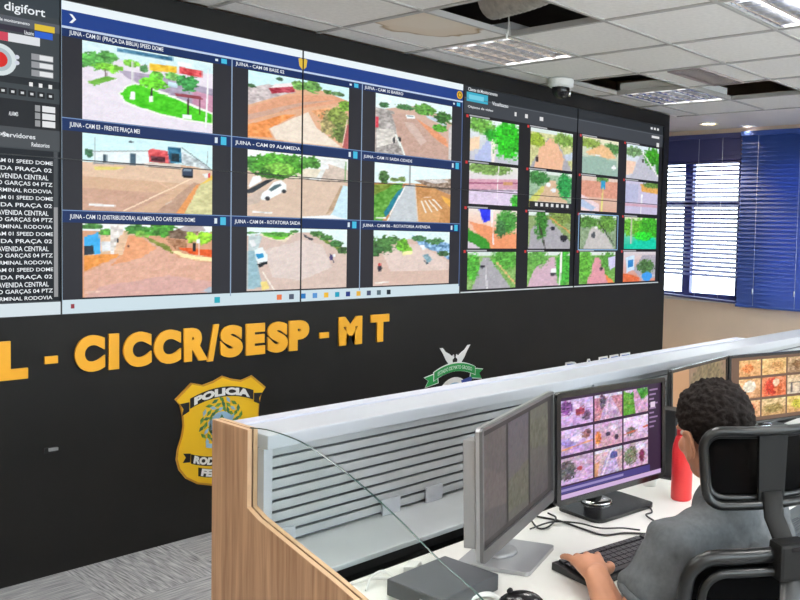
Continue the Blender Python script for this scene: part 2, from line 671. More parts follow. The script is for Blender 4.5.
# nine large feeds, drawn in the pixel frame of an enlarged view; 'c' holds the picture corners TL, TR, BR, BL
MAIN = [
    dict(c=[(18, 25), (768, 150), (768, 555), (18, 480)], bg=(224, 218, 228), ops=[
        ('p', (212, 236, 240), [(18, 20), (768, 140), (768, 210), (400, 165), (18, 95)], 12), ('p', (76, 124, 152), [(200, 62), (520, 112), (520, 136), (200, 82)], 40),
        ('p', (232, 190, 66), [(385, 148), (545, 166), (545, 204), (385, 190)], 34), ('p', (206, 84, 88), [(560, 166), (700, 190), (700, 230), (560, 206)], 50), ('p', (238, 238, 238), [(550, 135), (630, 148), (630, 170), (550, 160)], 6),
        ('p', (168, 158, 178), [(200, 190), (300, 205), (480, 235), (768, 300), (768, 440), (480, 320), (330, 275), (260, 240)], 18), ('p', (196, 146, 170), [(640, 305), (768, 340), (768, 440), (640, 392)], 14),
        ('t', (84, 146, 74), 70, 140, 75, 55), ('t', (90, 150, 80), 150, 120, 60, 36), ('t', (118, 184, 66), 150, 178, 78, 32), ('l', (110, 90, 90), 6, [(140, 200), (142, 240)]),
        ('p', (110, 170, 70), [(45, 265), (150, 232), (200, 245), (80, 288)], 22), ('p', (236, 240, 230), [(208, 325), (252, 284), (300, 267), (372, 286), (560, 350), (768, 432), (768, 508), (600, 484), (450, 455), (320, 415), (240, 378)], 4),
        ('p', (76, 192, 34), [(220, 325), (260, 291), (300, 276), (360, 291), (450, 326), (560, 361), (660, 406), (766, 442), (766, 498), (600, 474), (450, 444), (330, 404), (250, 370)], 20),
        ('t', (112, 170, 66), 285, 150, 48, 26), ('t', (70, 110, 70), 352, 182, 22, 28), ('t', (116, 176, 96), 520, 226, 56, 26), ('t', (92, 160, 60), 425, 226, 40, 30), ('t', (104, 194, 54), 405, 268, 92, 36), ('l', (56, 62, 50), 9, [(398, 300), (396, 342)]),
        ('p', (238, 240, 238), [(384, 338), (406, 338), (406, 372), (378, 372)], 0), ('p', (238, 240, 238), [(280, 312), (298, 316), (298, 360), (272, 360)], 0), ('t', (66, 136, 76), 612, 266, 72, 54), ('p', (190, 214, 226), [(490, 255), (550, 268), (550, 296), (490, 284)], 24),
        ('p', (142, 72, 82), [(525, 322), (692, 342), (704, 358), (536, 336)], 10), ('l', (52, 22, 32), 5, [(540, 330), (540, 416)]), ('l', (52, 22, 32), 7, [(616, 356), (616, 446)]), ('l', (52, 22, 32), 5, [(690, 350), (688, 440)]),
        ('p', (236, 242, 242), [(580, 446), (635, 451), (635, 476), (580, 471)], 0), ('l', (238, 242, 242), 9, [(738, 185), (722, 520)]), ('l', (222, 224, 222), 6, [(286, 140), (286, 276)])]),
    dict(c=[(28, 35), (700, 155), (700, 568), (28, 490)], bg=(216, 172, 142), ops=[
        ('p', (206, 238, 240), [(28, 30), (700, 150), (700, 245), (560, 190), (380, 120), (200, 130), (28, 160)], 8), ('p', (194, 184, 184), [(28, 150), (150, 125), (330, 180), (200, 215), (60, 260), (28, 270)], 36), ('t', (60, 90, 60), 50, 140, 32, 16), ('t', (60, 90, 70), 222, 92, 24, 12),
        ('p', (238, 226, 226), [(190, 125), (310, 115), (322, 140), (160, 156)], 8), ('p', (168, 66, 80), [(150, 152), (312, 140), (322, 178), (170, 196)], 44), ('t', (104, 146, 80), 345, 132, 50, 30), ('t', (92, 132, 72), 430, 144, 72, 42), ('t', (80, 112, 62), 545, 178, 40, 20), ('t', (90, 120, 82), 615, 192, 50, 16),
        ('p', (214, 160, 130), [(28, 290), (200, 222), (380, 196), (600, 210), (690, 240), (600, 262), (380, 290), (150, 332), (28, 382)], 10), ('p', (200, 164, 146), [(28, 330), (380, 250), (600, 238), (380, 272), (28, 370)], 8), ('p', (228, 150, 92), [(28, 402), (250, 330), (330, 330), (150, 432), (180, 492), (28, 484)], 26),
        ('p', (230, 217, 202), [(160, 430), (320, 350), (412, 318), (470, 420), (650, 560), (200, 506)], 10), ('p', (226, 168, 124), [(430, 310), (560, 288), (600, 330), (500, 366)], 36), ('t', (146, 136, 96), 600, 400, 120, 110), ('t', (116, 130, 70), 620, 350, 80, 70), ('t', (108, 146, 60), 672, 282, 52, 44), ('t', (100, 116, 66), 640, 460, 60, 70),
        ('p', (172, 96, 96), [(655, 560), (688, 400), (702, 400), (702, 570)], 10), ('l', (236, 204, 194), 5, [(656, 545), (688, 370)])]),
    dict(c=[(48, 40), (655, 150), (650, 575), (50, 510)], bg=(200, 170, 155), ops=[
        ('p', (222, 240, 242), [(48, 30), (655, 140), (655, 280), (500, 190), (350, 140), (48, 170)], 8), ('p', (168, 163, 160), [(50, 150), (190, 190), (210, 350), (275, 540), (50, 520)], 50), ('p', (208, 204, 198), [(60, 320), (190, 330), (215, 430), (60, 480)], 30), ('p', (206, 74, 92), [(50, 230), (76, 235), (76, 312), (50, 312)], 14),
        ('t', (60, 100, 64), 110, 132, 36, 22), ('t', (74, 114, 74), 270, 148, 72, 24), ('p', (190, 206, 216), [(430, 205), (610, 285), (610, 315), (450, 240)], 34), ('t', (84, 130, 62), 430, 172, 92, 48), ('t', (62, 104, 52), 585, 240, 80, 56), ('t', (80, 142, 52), 555, 322, 66, 34),
        ('p', (190, 160, 147), [(170, 210), (275, 205), (360, 250), (620, 450), (640, 575), (285, 550), (220, 360)], 10), ('p', (216, 152, 116), [(350, 240), (470, 310), (615, 408), (625, 470), (540, 420)], 14), ('p', (200, 178, 168), [(260, 270), (330, 280), (450, 420), (400, 460)], 8), ('p', (236, 242, 242), [(275, 214), (342, 220), (346, 246), (290, 246)], 4), ('p', (120, 140, 150), [(288, 220), (334, 225), (330, 232), (290, 228)], 0),
        ('e', (40, 46, 52), 192, 415, 9, 28), ('e', (40, 46, 52), 230, 408, 9, 24), ('l', (228, 234, 228), 8, [(206, 370), (272, 545)]), ('p', (204, 200, 198), [(625, 330), (658, 300), (655, 575), (632, 565)], 14)]),
    dict(c=[(18, 10), (765, 78), (765, 480), (18, 465)], bg=(206, 173, 146), ops=[
        ('p', (206, 237, 241), [(18, 5), (765, 70), (765, 215), (500, 180), (18, 180)], 6), ('p', (216, 188, 164), [(18, 178), (765, 215), (765, 310), (18, 262)], 6), ('p', (224, 236, 238), [(70, 117), (370, 110), (382, 192), (70, 190)], 8), ('p', (150, 152, 152), [(70, 180), (382, 186), (382, 196), (70, 191)], 10), ('l', (140, 144, 146), 4, [(70, 118), (370, 110)]),
        ('p', (70, 92, 108), [(275, 126), (306, 126), (306, 196), (275, 196)], 10), ('p', (60, 80, 92), [(128, 135), (144, 135), (144, 182), (128, 182)], 0), ('p', (208, 88, 92), [(370, 108), (400, 96), (490, 110), (502, 182), (380, 176)], 40), ('p', (96, 52, 62), [(392, 140), (475, 146), (475, 178), (395, 172)], 50), ('p', (42, 104, 134), [(490, 84), (570, 90), (576, 178), (500, 182)], 40), ('p', (26, 48, 58), [(508, 122), (562, 126), (562, 172), (508, 170)], 24),
        ('p', (194, 204, 208), [(575, 100), (640, 140), (750, 205), (750, 222), (575, 184)], 50), ('l', (62, 72, 78), 3, [(575, 88), (755, 212)]), ('p', (214, 203, 194), [(350, 182), (570, 186), (570, 216), (350, 202)], 14), ('l', (62, 62, 62), 3, [(375, 201), (570, 214)]), ('t', (70, 112, 84), 50, 128, 22, 30), ('l', (120, 132, 138), 3, [(82, 36), (82, 182)]), ('l', (130, 140, 144), 3, [(738, 82), (728, 194)]), ('e', (70, 84, 92), 278, 58, 12, 6),
        ('p', (216, 202, 122), [(75, 205), (252, 206), (200, 223), (80, 226)], 12), ('p', (196, 160, 140), [(18, 330), (500, 360), (280, 465), (18, 465)], 8), ('p', (184, 152, 132), [(420, 470), (650, 290), (690, 300), (560, 475)], 10), ('p', (206, 202, 154), [(590, 480), (690, 300), (768, 246), (768, 485)], 20), ('p', (228, 194, 94), [(680, 310), (768, 246), (768, 275), (700, 300)], 8), ('p', (218, 152, 96), [(540, 475), (660, 310), (688, 298), (590, 478)], 10),
        ('l', (238, 213, 188), 6, [(240, 462), (640, 268)]), ('l', (226, 192, 168), 4, [(420, 280), (520, 340)]), ('l', (206, 190, 176), 5, [(480, 420), (515, 400)]), ('p', (52, 64, 84), [(578, 216), (590, 208), (634, 208), (642, 216), (642, 260), (578, 258)], 6), ('p', (130, 146, 160), [(588, 214), (632, 214), (636, 226), (586, 226)], 0), ('p', (22, 26, 30), [(580, 250), (642, 254), (640, 266), (586, 264)], 0),
        ('p', (228, 228, 228), [(705, 242), (750, 235), (750, 264), (715, 264)], 0), ('p', (204, 84, 84), [(736, 240), (756, 235), (756, 264), (738, 264)], 0), ('p', (240, 240, 238), [(52, 422), (190, 428), (190, 440), (52, 436)], 40)]),
    dict(c=[(28, 25), (757, 100), (757, 545), (28, 520)], bg=(209, 187, 169), ops=[
        ('p', (236, 243, 241), [(28, 15), (757, 90), (757, 160), (28, 140)], 6), ('p', (226, 229, 226), [(500, 90), (757, 100), (757, 265), (420, 245), (420, 170)], 20), ('p', (224, 216, 197), [(410, 165), (545, 172), (510, 232), (290, 240)], 12), ('p', (205, 190, 178), [(600, 130), (757, 180), (757, 262), (540, 255)], 14),
        ('t', (70, 122, 56), 60, 130, 50, 60), ('t', (76, 138, 52), 140, 140, 90, 80), ('t', (84, 148, 56), 240, 120, 120, 80), ('t', (74, 134, 50), 340, 140, 90, 80), ('t', (78, 130, 60), 460, 120, 90, 46), ('t', (56, 96, 44), 220, 205, 140, 36), ('t', (110, 160, 70), 250, 170, 110, 50),
        ('p', (228, 232, 236), [(545, 138), (602, 142), (604, 168), (545, 168)], 8), ('l', (70, 66, 62), 5, [(300, 238), (410, 240), (560, 257), (757, 266)]), ('p', (54, 58, 64), [(28, 322), (150, 250), (215, 240), (60, 345), (28, 350)], 14), ('p', (196, 180, 168), [(28, 380), (110, 320), (150, 330), (100, 420), (28, 440)], 10), ('p', (238, 243, 243), [(32, 292), (60, 225), (108, 218), (122, 256), (40, 308)], 6),
        ('p', (236, 246, 245), [(112, 380), (125, 345), (160, 320), (200, 266), (252, 250), (292, 284), (292, 326), (160, 400), (120, 398)], 4), ('p', (86, 108, 114), [(168, 322), (205, 290), (246, 277), (257, 290), (186, 336)], 4), ('e', (58, 60, 64), 160, 388, 17, 16), ('e', (58, 60, 64), 274, 334, 16, 14),
        ('p', (182, 157, 132), [(585, 508), (700, 290), (716, 300), (648, 470)], 16), ('p', (200, 226, 236), [(640, 485), (718, 290), (760, 300), (760, 550), (600, 535)], 10), ('p', (236, 241, 241), [(400, 522), (640, 510), (760, 546), (420, 545)], 4), ('l', (124, 164, 112), 7, [(736, 118), (734, 262)]), ('p', (238, 236, 232), [(60, 480), (195, 488), (195, 500), (60, 494)], 40)]),
    dict(c=[(28, 15), (378, 45), (375, 303), (25, 285)], bg=(192, 142, 96), ops=[
        ('p', (222, 240, 242), [(28, 8), (378, 36), (378, 115), (25, 110)], 6), ('p', (152, 134, 120), [(200, 96), (378, 88), (378, 165), (290, 134)], 56), ('p', (206, 200, 196), [(240, 96), (330, 90), (370, 104), (300, 112)], 30), ('t', (62, 92, 52), 68, 82, 22, 30), ('t', (100, 122, 72), 115, 94, 20, 10), ('t', (100, 122, 72), 150, 92, 20, 12), ('p', (192, 143, 94), [(203, 112), (300, 132), (380, 205), (378, 305), (220, 296)], 16), ('p', (206, 160, 112), [(222, 200), (240, 180), (330, 250), (320, 300), (225, 294)], 10),
        ('p', (94, 152, 62), [(25, 120), (150, 110), (140, 170), (60, 288), (22, 285)], 36), ('p', (120, 140, 60), [(28, 118), (120, 112), (60, 150), (26, 170)], 30), ('p', (42, 122, 142), [(68, 246), (130, 150), (152, 128), (142, 190), (76, 270)], 14), ('p', (192, 198, 202), [(165, 120), (205, 115), (222, 294), (88, 290)], 8), ('l', (236, 242, 242), 4, [(160, 125), (84, 288)]), ('l', (214, 200, 180), 3, [(205, 120), (222, 294)]),
        ('l', (242, 240, 232), 4, [(240, 196), (262, 250)]), ('l', (242, 240, 232), 4, [(258, 194), (290, 247)]), ('l', (242, 240, 232), 4, [(276, 192), (314, 240)]), ('l', (242, 240, 232), 4, [(294, 188), (334, 231)]), ('l', (236, 226, 210), 2, [(248, 178), (286, 176)]), ('p', (222, 172, 84), [(330, 168), (380, 190), (380, 226), (345, 196)], 12), ('l', (118, 124, 126), 3, [(185, 18), (185, 122)]), ('l', (64, 62, 60), 2, [(140, 119), (378, 141)]), ('p', (238, 238, 236), [(38, 268), (78, 270), (78, 277), (38, 275)], 30)]),
    dict(c=[(22, 15), (765, 38), (765, 420), (28, 445)], bg=(208, 158, 128), ops=[
        ('p', (232, 240, 240), [(22, 5), (765, 28), (765, 75), (22, 60)], 6), ('p', (222, 190, 160), [(150, 60), (300, 60), (340, 95), (230, 200), (28, 230), (28, 120)], 20), ('t', (72, 122, 62), 70, 32, 70, 16), ('t', (62, 112, 52), 310, 52, 64, 34), ('t', (112, 162, 72), 345, 78, 46, 20), ('t', (72, 132, 52), 455, 56, 105, 40), ('t', (82, 142, 62), 148, 66, 42, 20), ('p', (222, 217, 212), [(165, 22), (245, 22), (232, 75), (200, 120), (185, 205), (172, 190)], 50),
        ('p', (72, 172, 228), [(28, 92), (60, 82), (106, 64), (118, 186), (82, 202), (74, 144), (28, 142)], 14), ('p', (42, 52, 62), [(26, 145), (74, 140), (80, 196), (28, 202)], 8), ('p', (226, 229, 231), [(120, 118), (168, 118), (168, 176), (126, 182)], 34), ('p', (224, 150, 80), [(26, 205), (210, 190), (216, 205), (120, 250), (26, 292)], 22), ('p', (124, 104, 88), [(500, 62), (600, 40), (692, 60), (640, 118), (500, 106)], 40), ('p', (174, 164, 164), [(560, 48), (600, 32), (705, 34), (722, 62), (620, 72)], 14),
        ('p', (124, 134, 62), [(352, 88), (500, 148), (524, 192), (460, 166), (385, 125)], 40), ('p', (156, 114, 84), [(480, 108), (610, 120), (610, 172), (540, 174)], 50), ('t', (144, 184, 62), 645, 102, 54, 34), ('t', (124, 174, 52), 728, 106, 52, 40), ('p', (216, 96, 46), [(555, 160), (768, 170), (768, 214), (650, 202)], 22), ('p', (42, 42, 42), [(646, 130), (666, 130), (666, 182), (646, 182)], 0), ('l', (238, 238, 236), 6, [(680, 112), (680, 202)]), ('e', (238, 240, 238), 680, 124, 12, 14),
        ('p', (213, 170, 150), [(268, 88), (345, 95), (560, 215), (768, 250), (768, 425), (26, 450), (26, 306), (235, 200)], 10), ('p', (222, 160, 120), [(268, 88), (330, 92), (430, 160), (330, 220), (170, 260), (240, 190)], 12), ('p', (206, 166, 158), [(120, 380), (500, 320), (768, 360), (768, 425), (26, 450)], 8), ('p', (246, 226, 176), [(513, 180), (550, 178), (640, 207), (768, 214), (768, 238), (640, 229), (570, 209)], 4),
        ('e', (52, 52, 62), 208, 116, 7, 12), ('e', (92, 62, 52), 268, 148, 7, 9), ('p', (172, 182, 192), [(695, 415), (768, 384), (768, 424)], 6), ('p', (222, 190, 176), [(40, 412), (150, 406), (150, 418), (40, 424)], 30)]),
    dict(c=[(30, 30), (755, 48), (750, 480), (35, 505)], bg=(206, 186, 176), ops=[
        ('p', (222, 240, 241), [(30, 20), (758, 38), (758, 200), (600, 100), (480, 66), (350, 66), (30, 90)], 6), ('p', (190, 204, 206), [(35, 90), (130, 85), (100, 200), (35, 220)], 16), ('p', (226, 214, 190), [(105, 85), (360, 62), (290, 140), (230, 132)], 8), ('p', (112, 192, 62), [(130, 86), (352, 64), (282, 116), (230, 121)], 20), ('t', (82, 142, 62), 240, 78, 110, 18), ('t', (72, 122, 62), 70, 70, 44, 12), ('t', (72, 122, 66), 350, 58, 40, 12),
        ('p', (132, 158, 82), [(490, 78), (720, 190), (740, 240), (690, 206), (560, 130)], 30), ('t', (72, 112, 62), 520, 78, 56, 22), ('t', (72, 112, 62), 592, 108, 56, 24), ('t', (64, 104, 60), 662, 152, 56, 28), ('t', (72, 104, 62), 715, 204, 44, 28), ('p', (214, 200, 194), [(140, 200), (420, 120), (560, 160), (640, 330), (400, 430), (200, 400)], 6), ('p', (150, 182, 192), [(33, 205), (80, 200), (112, 380), (135, 475), (33, 495)], 14),
        ('p', (226, 229, 231), [(40, 130), (70, 124), (92, 160), (60, 182)], 10), ('p', (226, 241, 246), [(75, 196), (130, 180), (166, 240), (166, 290), (112, 316), (85, 262)], 6), ('p', (40, 144, 194), [(84, 232), (132, 218), (142, 255), (100, 268)], 8), ('p', (30, 36, 40), [(90, 302), (166, 286), (166, 302), (112, 328)], 0), ('p', (226, 206, 132), [(118, 440), (160, 428), (182, 490), (130, 502)], 10), ('l', (238, 228, 218), 7, [(130, 360), (216, 506)]),
        ('e', (82, 72, 124), 630, 256, 15, 20), ('l', (70, 70, 92), 5, [(620, 230), (650, 292)]), ('p', (62, 62, 72), [(415, 82), (495, 118), (482, 132), (430, 102)], 8), ('p', (236, 240, 238), [(640, 235), (660, 230), (664, 250), (646, 256)], 0)]),
    dict(c=[(25, 333), (372, 345), (370, 578), (22, 588)], bg=(206, 181, 169), ops=[
        ('p', (218, 238, 240), [(25, 326), (375, 338), (375, 405), (230, 370), (25, 385)], 6), ('p', (216, 198, 190), [(60, 440), (140, 390), (230, 400), (370, 480), (370, 520), (100, 520)], 6), ('t', (72, 112, 62), 62, 402, 56, 42), ('t', (64, 102, 60), 34, 424, 34, 28), ('t', (76, 116, 66), 106, 378, 30, 18), ('p', (134, 192, 72), [(128, 384), (166, 376), (197, 430), (150, 442)], 22), ('t', (92, 146, 52), 152, 404, 28, 36), ('p', (236, 231, 172), [(148, 435), (196, 427), (192, 446), (150, 449)], 6),
        ('p', (126, 164, 198), [(190, 358), (240, 372), (374, 398), (374, 474), (300, 430), (230, 408)], 70), ('t', (72, 112, 74), 225, 372, 36, 14), ('t', (72, 112, 74), 300, 386, 46, 16), ('t', (62, 92, 62), 342, 442, 30, 14), ('p', (232, 238, 242), [(230, 404), (250, 402), (262, 420), (244, 424)], 20), ('p', (136, 166, 178), [(244, 450), (270, 444), (292, 470), (270, 487)], 30), ('p', (62, 82, 92), [(248, 470), (274, 487), (264, 490)], 0), ('e', (52, 52, 62), 53, 506, 7, 16), ('e', (184, 62, 62), 53, 490, 5, 6), ('p', (232, 226, 220), [(35, 572), (95, 568), (95, 574), (35, 578)], 30)]),
]


def street(kind):
    """Small street-camera pictures: base ground, verge, tree and car colours."""
    k = kind
    road, verge, extra = k[0], k[1], k[2]
    ops = [('g', (214, 226, 220), road), ('p', verge, [(0, .1), (1, .1), (1, 1), (0, 1)], 34), ('p', road, k[3], 10)]
    return ops + extra


GREY_R, PINK_R, TAN_R = (166, 164, 170), (206, 168, 168), (206, 178, 150)
SMALL = [
    [('g', (226, 236, 236), (190, 190, 200)), ('t', (100, 150, 70), .2, .16, .3, .2), ('p', (232, 206, 176), [(0, .5), (.2, .4), (.2, .7), (0, .8)]), ('p', (176, 186, 220), [(.1, .9), (.34, .5), (.5, .5), (.42, 1), (.1, 1)]), ('p', (234, 226, 220), [(.4, .4), (.56, .4), (.5, 1), (.42, 1)]), ('t', (50, 160, 40), .78, .42, .34, .52), ('t', (40, 130, 40), .4, .36, .12, .14)],
    street((GREY_R, (200, 200, 150), [('p', (224, 180, 150), [(.1, 1), (.2, .5), (.45, .2), (.58, .2), (.8, .7), (.76, 1)], 8), ('t', (130, 150, 60), .14, .3, .2, .2), ('t', (110, 140, 70), .8, .2, .28, .2), ('e', (60, 50, 50), .16, .78, .03, .07), ('p', (190, 200, 214), [(.8, .6), (1, .5), (1, .7), (.86, .74)])], [(0, 1), (.4, .2), (.6, .2), (1, 1)])),
    [('g', (226, 222, 196), (150, 176, 166)), ('t', (120, 140, 70), .2, .16, .34, .14), ('t', (80, 120, 70), .8, .24, .26, .2), ('p', (222, 184, 140), [(.05, .44), (.5, .16), (.7, .2), (.95, .5), (.5, .56)], 14), ('p', (150, 176, 164), [(0, .56), (.4, .5), (.95, .56), (1, 1), (0, 1)], 6), ('e', (240, 240, 244), .88, .76, .06, .06), ('l', (220, 220, 216), .012, [(.06, .5), (.5, .46)])],
    [('g', (214, 226, 232), (196, 196, 206)), ('p', (184, 184, 196), [(.2, .8), (.44, .2), (.56, .2), (1, .9), (1, 1), (.1, 1)], 8), ('t', (60, 130, 40), .8, .3, .3, .3), ('l', (230, 230, 224), .02, [(.5, .2), (1, .86)]), ('t', (50, 110, 40), 1, .6, .1, .2), ('p', (232, 200, 180), [(0, .5), (.3, .5), (.2, .86), (0, .9)], 10), ('e', (60, 60, 60), .5, .44, .03, .05), ('t', (100, 130, 90), .2, .2, .3, .16)],
    [('g', (220, 220, 214), (214, 196, 216)), ('t', (110, 140, 80), .4, .1, .5, .16), ('p', (206, 160, 176), [(0, .4), (1, .3), (1, .56), (0, .66)], 16), ('p', (214, 200, 222), [(0, .7), (1, .6), (1, 1), (0, 1)], 18), ('l', (236, 230, 230), .012, [(.6, 0), (.56, 1)]), ('l', (150, 80, 110), .016, [(0, .5), (1, .4)]), ('t', (60, 150, 50), .96, .9, .12, .2), ('p', (196, 150, 110), [(.7, .4), (.9, .38), (.9, .46), (.7, .48)]), ('l', (90, 80, 100), .01, [(0, .66), (1, .6)])],
    street((TAN_R, (150, 176, 150), [('t', (60, 110, 60), .2, .2, .26, .2), ('t', (50, 130, 70), .84, .36, .2, .4), ('p', (196, 196, 110), [(0, .8), (.3, .4), (.36, .44), (.12, 1), (0, 1)], 16), ('e', (236, 236, 236), .44, .36, .06, .06), ('e', (220, 224, 230), .56, .5, .06, .06), ('p', (240, 240, 240), [(.1, .84), (.9, .84), (.9, .9), (.1, .9)], 60)], [(.1, 1), (.42, .24), (.6, .24), (1, 1)])),
    [('g', (214, 196, 186), (206, 166, 146)), ('p', (206, 150, 130), [(0, .14), (1, .1), (1, .6), (0, .6)], 14), ('p', (226, 204, 206), [(0, .54), (.5, .8), (.5, 1), (0, 1)], 8), ('p', (176, 190, 214), [(0, .66), (.4, .9), (.3, 1), (0, .9)], 8), ('t', (90, 130, 70), .56, .05, .2, .1), ('p', (60, 150, 190), [(.52, .1), (.66, .1), (.66, .34), (.52, .34)], 12), ('l', (216, 210, 130), .02, [(.59, .3), (.56, 1)]), ('l', (150, 110, 96), .012, [(0, .66), (1, .66)])],
    [('g', (196, 190, 212), (190, 184, 210)), ('p', (210, 160, 90), [(.44, .06), (1, .12), (1, .34), (.5, .3)], 24), ('t', (90, 120, 60), .8, .08, .3, .1), ('l', (236, 236, 240), .02, [(.5, .4), (.48, 1)]), ('p', (196, 160, 176), [(0, .7), (1, .7), (1, .78), (0, .78)], 8), ('p', (178, 180, 206), [(0, .1), (.4, .1), (.36, .64), (0, .66)], 8)],
    [('g', (230, 220, 214), (226, 150, 110)), ('p', (224, 150, 110), [(.0, .3), (.6, .5), (1, .6), (1, 1), (.4, 1)], 10), ('p', (60, 140, 50), [(0, .5), (.4, .8), (.46, 1), (.2, 1), (0, .86)], 14), ('p', (206, 196, 206), [(0, .8), (.24, 1), (0, 1)], 6), ('p', (50, 60, 220), [(.2, 0), (.44, 0), (.44, .26), (.3, .34)], 20), ('t', (70, 130, 60), .8, .3, .24, .34), ('t', (60, 100, 60), .66, .5, .12, .24), ('l', (236, 236, 240), .016, [(.46, 0), (.52, .9)])],
    street((GREY_R, (140, 160, 110), [('t', (60, 110, 50), .3, .3, .16, .5), ('t', (110, 130, 70), .8, .1, .4, .2), ('e', (50, 50, 60), .56, .44, .05, .06), ('e', (46, 46, 52), .84, .7, .1, .1), ('l', (60, 60, 50), .02, [(.24, .3), (.4, 1)]), ('l', (214, 150, 90), .016, [(.5, .14), (1, .54)])], [(.0, 1), (.06, .5), (.2, .26), (.5, .2), (1, .8), (1, 1)])),
    street(((190, 186, 184), (140, 160, 130), [('t', (80, 120, 60), .2, .2, .3, .2), ('t', (90, 130, 60), .72, .24, .3, .3), ('e', (80, 84, 90), .36, .6, .06, .1), ('e', (230, 230, 230), .42, .36, .04, .05), ('l', (60, 60, 60), .016, [(.5, .2), (.96, .9)])], [(.1, 1), (.34, .2), (.5, .2), (.94, 1)])),
    [('g', (216, 220, 190), (30, 176, 150)), ('t', (90, 150, 50), .3, .3, .5, .3), ('t', (60, 140, 40), .8, .3, .4, .4), ('l', (206, 190, 190), .03, [(.2, 0), (.2, 1)]), ('p', (30, 190, 160), [(.1, .9), (.4, .7), (.9, .6), (1, .8), (1, 1), (.1, 1)], 20), ('t', (50, 190, 50), .6, .6, .3, .16)],
    street((GREY_R, (130, 170, 100), [('t', (80, 150, 60), .1, .4, .16, .4), ('t', (80, 140, 60), .8, .2, .34, .3), ('l', (214, 180, 130), .02, [(.6, .3), (1, .9)]), ('l', (230, 230, 230), .01, [(.36, .2), (.4, 1)]), ('e', (50, 50, 56), .3, .4, .04, .05)], [(.1, 1), (.3, .16), (.44, .16), (.9, 1)])),
    street(((200, 172, 186), (120, 170, 90), [('t', (90, 140, 70), .2, .2, .3, .26), ('t', (70, 150, 60), .86, .5, .2, .6), ('e', (240, 240, 246), .62, .58, .07, .1), ('e', (60, 60, 66), .6, .66, .06, .05), ('l', (236, 236, 230), .03, [(.8, 0), (.76, 1)])], [(0, 1), (.2, .4), (.5, .16), (.64, .16), (.74, 1)])),
    street(((210, 150, 160), (110, 160, 80), [('t', (90, 150, 60), .14, .4, .2, .6), ('t', (80, 130, 60), .8, .3, .24, .3), ('p', (200, 196, 226), [(.8, .2), (1, .14), (1, .5), (.84, .6)], 12), ('p', (226, 140, 90), [(.7, .7), (1, 1), (.8, 1)], 10), ('e', (50, 44, 50), .6, .54, .04, .06)], [(.2, 1), (.42, .2), (.58, .2), (.8, 1)])),
    [('g', (206, 200, 206), (206, 140, 120)), ('p', (170, 166, 176), [(.3, .6), (.6, .1), (1, .1), (1, .9), (.6, 1)], 20), ('t', (70, 100, 60), .7, .5, .3, .26), ('p', (196, 216, 236), [(.06, .2), (.34, .1), (.34, .6), (.1, .7)], 18), ('p', (60, 130, 190), [(.12, .3), (.3, .26), (.3, .5), (.14, .54)], 10), ('p', (210, 110, 70), [(0, .7), (.5, .86), (.5, 1), (0, 1)], 14), ('e', (70, 150, 220), .74, .84, .16, .16)],
]

# ================================================================== STRUCTURE
XL, XR, YB, YF = -3.4, 6.0, -6.2, 1.35   # room extents


def plain_box(name, lo, hi, m):
    return struct(link(name, box_mesh(lo, hi, name=name), m))


plain_box('floor', (XL, YB, -0.1), (XR, YF, 0.0), 'carpet')
plain_box('wall_left', (XL - 0.1, YB, 0), (XL, YF, 3.3), 'paint')
FILL_WINDOWS = [(-3.0, -0.4), (0.0, 2.6), (3.0, 5.6)]      # unseen window bays, added behind the camera to let in fill daylight
wrr = plain_box('wall_rear', (XL - 0.1, YB - 0.1, 0), (XR + 0.1, YB, 0.95), 'paint')
link('wall_head', box_mesh((XL - 0.1, YB - 0.1, 2.45), (XR + 0.1, YB, 3.3)), 'paint', wrr)
for a_, b_ in ((XL - 0.1, -3.0), (-0.4, 0.0), (2.6, 3.0), (5.6, XR + 0.1)):
    link('wall_pier', box_mesh((a_, YB - 0.1, 0.95), (b_, YB, 2.45)), 'paint', wrr)
for n, (a_, b_) in enumerate(FILL_WINDOWS, 3):
    bm = bmesh.new()
    for lo, hi in (((a_, 0.95), (b_, 1.0)), ((a_, 2.40), (b_, 2.45)), ((a_, 1.0), (a_ + 0.05, 2.40)), ((b_ - 0.05, 1.0), (b_, 2.40)), (((a_ + b_) / 2 - 0.03, 1.0), ((a_ + b_) / 2 + 0.03, 2.40))):
        add_box(bm, (lo[0], YB - 0.08, lo[1]), (hi[0], YB - 0.02, hi[1]))
    w = struct(link('window_%d' % n, fin(bm, 'window_frame'), 'frame_blue'))  # added window, out of view, brightens the room with daylight
    for p0, p1 in ((a_ + 0.05, (a_ + b_) / 2 - 0.03), ((a_ + b_) / 2 + 0.03, b_ - 0.05)):
        link('pane', box_mesh((p0, YB - 0.053, 1.0), (p1, YB - 0.048, 2.40)), 'pane', w)
plain_box('wall_back', (XL - 0.1, YF, 0), (XR + 0.1, YF + 0.1, 3.3), 'paint')

# black cladding that carries the displays
SX0, SX1, SZ0, SZ1 = -1.215, 4.86, 1.15, 1.15 + 2 * 0.6835
CR = 4.945
wf = struct(link('wall_front', box_mesh((XL, 0, 0), (CR, 0.08, SZ0), name='lower_cladding'), 'black_wall'))
link('upper_cladding', box_mesh((XL, 0, SZ1), (CR, 0.08, ZC)), 'black_wall', wf)
link('side_cladding', box_mesh((SX1, 0, SZ0), (CR, 0.08, SZ1)), 'black_wall', wf)
link('side_cladding', box_mesh((XL, 0, SZ0), (SX0, 0.08, SZ1)), 'black_wall', wf)
link('return_panel', box_mesh((CR - 0.05, 0.08, 0), (CR, 0.62, ZC)), 'black_wall', wf)

